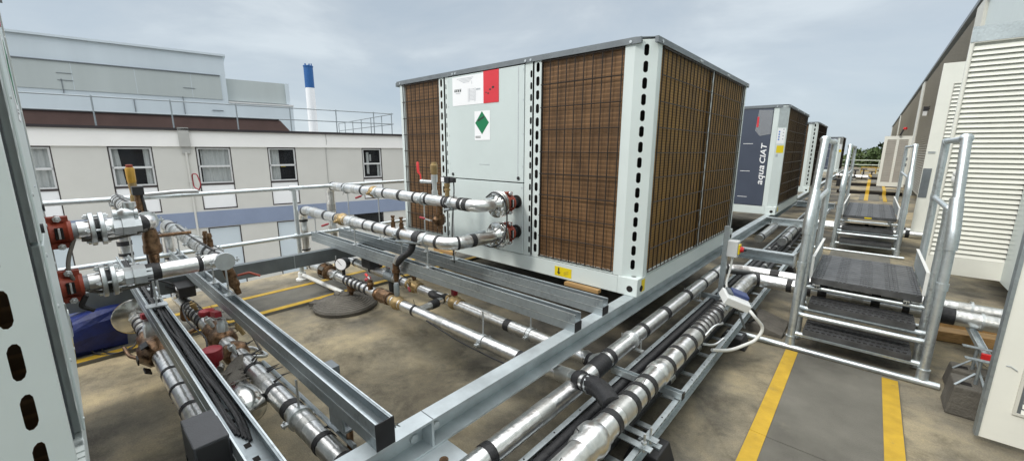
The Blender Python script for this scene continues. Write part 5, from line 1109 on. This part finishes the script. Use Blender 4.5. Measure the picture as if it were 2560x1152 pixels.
for h in holes[len(WIN):]:
    m = MB(); a, b, z0, z1 = h
    m.box(a, b, .03, .10, z1 - .04, z1); m.box(a, a + .04, .03, .10, z0, z1 - .04); m.box(b - .04, b, .03, .10, z0, z1 - .04); wf = LB(m, 'window', 'fdark' if h[3] < -1.3 else 'fdark', bd)
    LB(MB().box(a + .04, b - .04, .05, .06, z0, z1 - .04), 'pane', 'glass' if h[3] > -1.3 else 'grey1', wf)
m = MB()
for z in (2.86, 3.34): m.cyl((-16, .6, z), (7.7, .6, z), .022, 8)
rr = framed('roof_railing', 'thin grey railing along the roof of the hospital wing', 'railing', FD)
LB(m, 'long_rail', 'rail', rr)
for s in (-8.9, -6.8, -4.75, -2.75, -.70, 1.30, 3.2, 5.05, 6.75, 7.62): LB(MB().cyl((s, .6, 2.36), (s, .6, 3.38), .024, 8), 'post', 'rail', rr)
m = MB()
for z in (2.86, 3.34): m.cyl((7.7, .6, z), (7.7, 10.5, z), .022, 8)
LB(m, 'return_rail', 'rail', rr)
for y in (2.2, 3.9, 5.6, 7.3, 9.0, 10.5): LB(MB().cyl((7.7, y, 2.36), (7.7, y, 3.36), .024, 8), 'post', 'rail', rr)
t = framed('brown_roof_house', 'brown tile hung rooftop structure with a sloped right end behind the railing', 'rooftop', FD + 4.2)
m = MB(); m.prism([(-18, 0, 2.2), (3.95, 0, 2.2), (3.30, 0, 3.02), (-18, 0, 3.02)], (0, 5, 0)); LB(m, 'walls', 'brown', t); LB(MB().box(-18, 3.25, -.05, 5.05, 3.021, 3.07), 'coping', 'bcap', t)
t = framed('grey_block', 'large windowless pale grey building with stepped roofline on the far left', 'building', 45)
LB(MB().box(-45, 2.45, 0, 20, 5.6, 9.45), 'upper_storey', 'grey1', t)
LB(MB().box(-45, 2.05, -.06, -.002, 5.85, 7.80), 'recessed_panel', 'grey2', t)
LB(MB().box(-45, 2.05, -.14, -.002, 7.81, 7.88), 'ledge', 'trim', t)
LB(MB().box(2.46, 7.35, .5, 16, 5.85, 7.72), 'lower_storey', 'grey2', t); LB(MB().box(7.1, 7.42, .35, .499, 5.85, 7.74), 'corner_strip', 'grey1', t)
LB(MB().box(-45, 7.55, -.02, 18, -10, 5.595), 'base_storeys', 'grey1', t); LB(MB().box(2.46, 7.6, -.1, .49, 5.60, 5.75), 'ledge', 'frame', t)
LB(MB().box(-45.2, 2.6, -.2, 20, 9.46, 9.62), 'roof_coping', 'grey1', t)
m = MB()
for s, z0, z1 in ((-3.8, 4.2, 5.5), (-.7, 4.2, 5.9), (-7.6, 5.6, 6.6)): LB(MB().box(s - .02, s + .02, -.10, -.03, z0, z1), 'wall_conduit', 'trim', t)
for s, z in ((-7.8, 7.0), (-7.8, 6.5), (-.6, 6.6), (1.2, 4.9), (1.2, 4.4)): LB(MB().box(s, s + .8, -.10, -.03, z, z + .03), 'wall_conduit', 'trim', t)
m = MB(); rnd = random.Random(6)
for k in range(13): s = -42 + 3.5 * k; m.box(s - .012, s + .012, -.066, -.061, 5.86, 7.79)
LB(m, 'panel_joint', 'grey1', t)
t = thing('chimney', 'slim white boiler chimney with a bright blue top', 'chimney', (-64.2, 27.2, -10)); MB().lathe((-64.2, 27.2, -10), (0, 0, 1), [(0, .70), (20.5, .62)], 20).build('white_stack', 'vanwhite', t); MB().lathe((-64.2, 27.2, 10.5), (0, 0, 1), [(0, .635), (2.95, .635), (2.95, .69), (3.1, .69), (3.1, .60)], 20).build('blue_top', 'bluecap', t)
m = MB()
for k in range(5): a = k * 1.26; m.box(-64.2 + .45 * math.cos(a) - .06, -64.2 + .45 * math.cos(a) + .06, 27.2 + .45 * math.sin(a) - .06, 27.2 + .45 * math.sin(a) + .06, 13.6, 13.85 + .1 * (k % 2))
m.build('flue_tips', 'bluecap', t)

# ------------------------------------------------------------------ far end of the roof: railing, ducts, trees
t = thing('end_railing', 'pale green two bar railing across the far end of the roof', 'railing', (-.3, 33, 0)); m = MB()
for z in (.86, 1.13): m.cyl((-6, 33, z), (1.2, 33, z), .028, 8)
m.build('bars', 'palegreen', t)
for x in (-5.5, -3.6, -1.7, .3): MB().cyl((x, 33, 0), (x, 33, 1.13), .026, 8).build('post', 'palegreen', t)
t = thing('yellow_guard', 'low yellow guard rail in front of the far railing', 'guard rail', (0, 31.5, 0)); m = MB()
for z in (.55, .75): m.cyl((-.45, 31.6, z), (1.0, 31.6, z), .022, 8)
for x in (-.45, .2, .85): m.cyl((x, 31.6, .4), (x, 31.6, .75), .022, 8)
m.build('rails', 'yellow', t)
for k, (x, y, z, lb) in enumerate(((-.9, 25.5, .5, 'left'), (-.35, 26.5, .42, 'right'))):
    t, P = pipe('bright foil covered duct at the far end of the walkway, ' + lb, [(x - .35, y, z), (x + .30, y, z), (x + .33, y, z - .35)], .10, .1, .3, .3, 70 + k, name='foil_duct', wide=.05)
    MB().box(x - .3, x + .3, y - .2, y + .2, 0, z - .16).build('duct_stand', 'boxdk', t)
for k in range(6):
    x = -.95 + k * .33; t = thing('pipe_stand', 'small dark pipe stand in the cluster at the far end of the roof', 'stand', (x, 28.2, 0), 'dark pipe stands at the far end of the roof'); m = MB(); m.box(x - .03, x + .03, 28.0, 28.4, .0, .62 + .05 * (k % 3)); m.box(x - .13, x + .13, 28.0, 28.4, .62 + .05 * (k % 3), .67 + .05 * (k % 3)); m.build('stand', 'boxdk', t)
rnd = random.Random(21)
def tree(x, y, zt, R_, label, mt, n=5200):
    zt += .35
    t = thing('tree', label, 'tree', (x, y, -10)); H_ = zt + 10
    tr = MB(); tr.tube([(x, y, -10), (x + .1, y, -10 + H_ * .35), (x + .2, y, -10 + H_ * .7)], [.35, .26, .12], 8)
    for k in range(5):
        a = rnd.uniform(0, 6.28); z = -10 + H_ * rnd.uniform(.35, .6); tr.tube([(x + .1, y, z), (x + R_ * .4 * math.cos(a), y + R_ * .4 * math.sin(a), z + H_ * .15), (x + R_ * .7 * math.cos(a), y + R_ * .7 * math.sin(a), z + H_ * .22)], [.13, .09, .03], 6)
    tr.build('trunk', 'bark', t); cr = MB(); lobes = []
    for k in range(16):
        a = rnd.uniform(0, 6.28); rr_ = R_ * rnd.uniform(.1, .85); zc = zt - R_ * .35 - rnd.uniform(0, 1) * (H_ * .42) - rr_ * .25; lobes.append((V((x + rr_ * math.cos(a), y + rr_ * math.sin(a), zc)), R_ * rnd.uniform(.28, .5)))
    lobes.append((V((x, y, zt - R_ * .45)), R_ * .45))
    for k in range(n):
        c, r = rnd.choice(lobes); d = V((rnd.gauss(0, 1), rnd.gauss(0, 1), rnd.gauss(0, 1))).normalized(); p = c + d * r * (rnd.random() ** .35); s_ = rnd.uniform(.14, .30)
        u = V((rnd.gauss(0, 1), rnd.gauss(0, 1), rnd.gauss(0, 1))).normalized(); v = u.orthogonal().normalized(); v2 = (v + u.cross(v) * rnd.uniform(-1, 1)).normalized()
        cr.face([p - u * s_, p + v2 * s_ * .6, p + u * s_, p - v2 * s_ * .6])
    cr.build('crown', mt, t)
for k, (x, y, zt, R_, lb, mt) in enumerate(((-4.6, 62, 1.3, 3.2, 'low dark tree beyond the far railing, behind the last heat pump', 'leaf'), (-1.6, 60, 1.75, 2.6, 'round green tree beyond the far railing, left of the open far door', 'leaf2'), (.9, 58, 2.35, 2.4, 'tallest dark tree rising beside the open far door', 'leaf'), (3.6, 64, 2.2, 3.0, 'dark tree mostly hidden behind the open far door', 'leaf'), (-.3, 70, 1.9, 3.2, 'darker tree standing behind the round green one', 'leaf'))): tree(x, y, zt, R_, lb, mt)
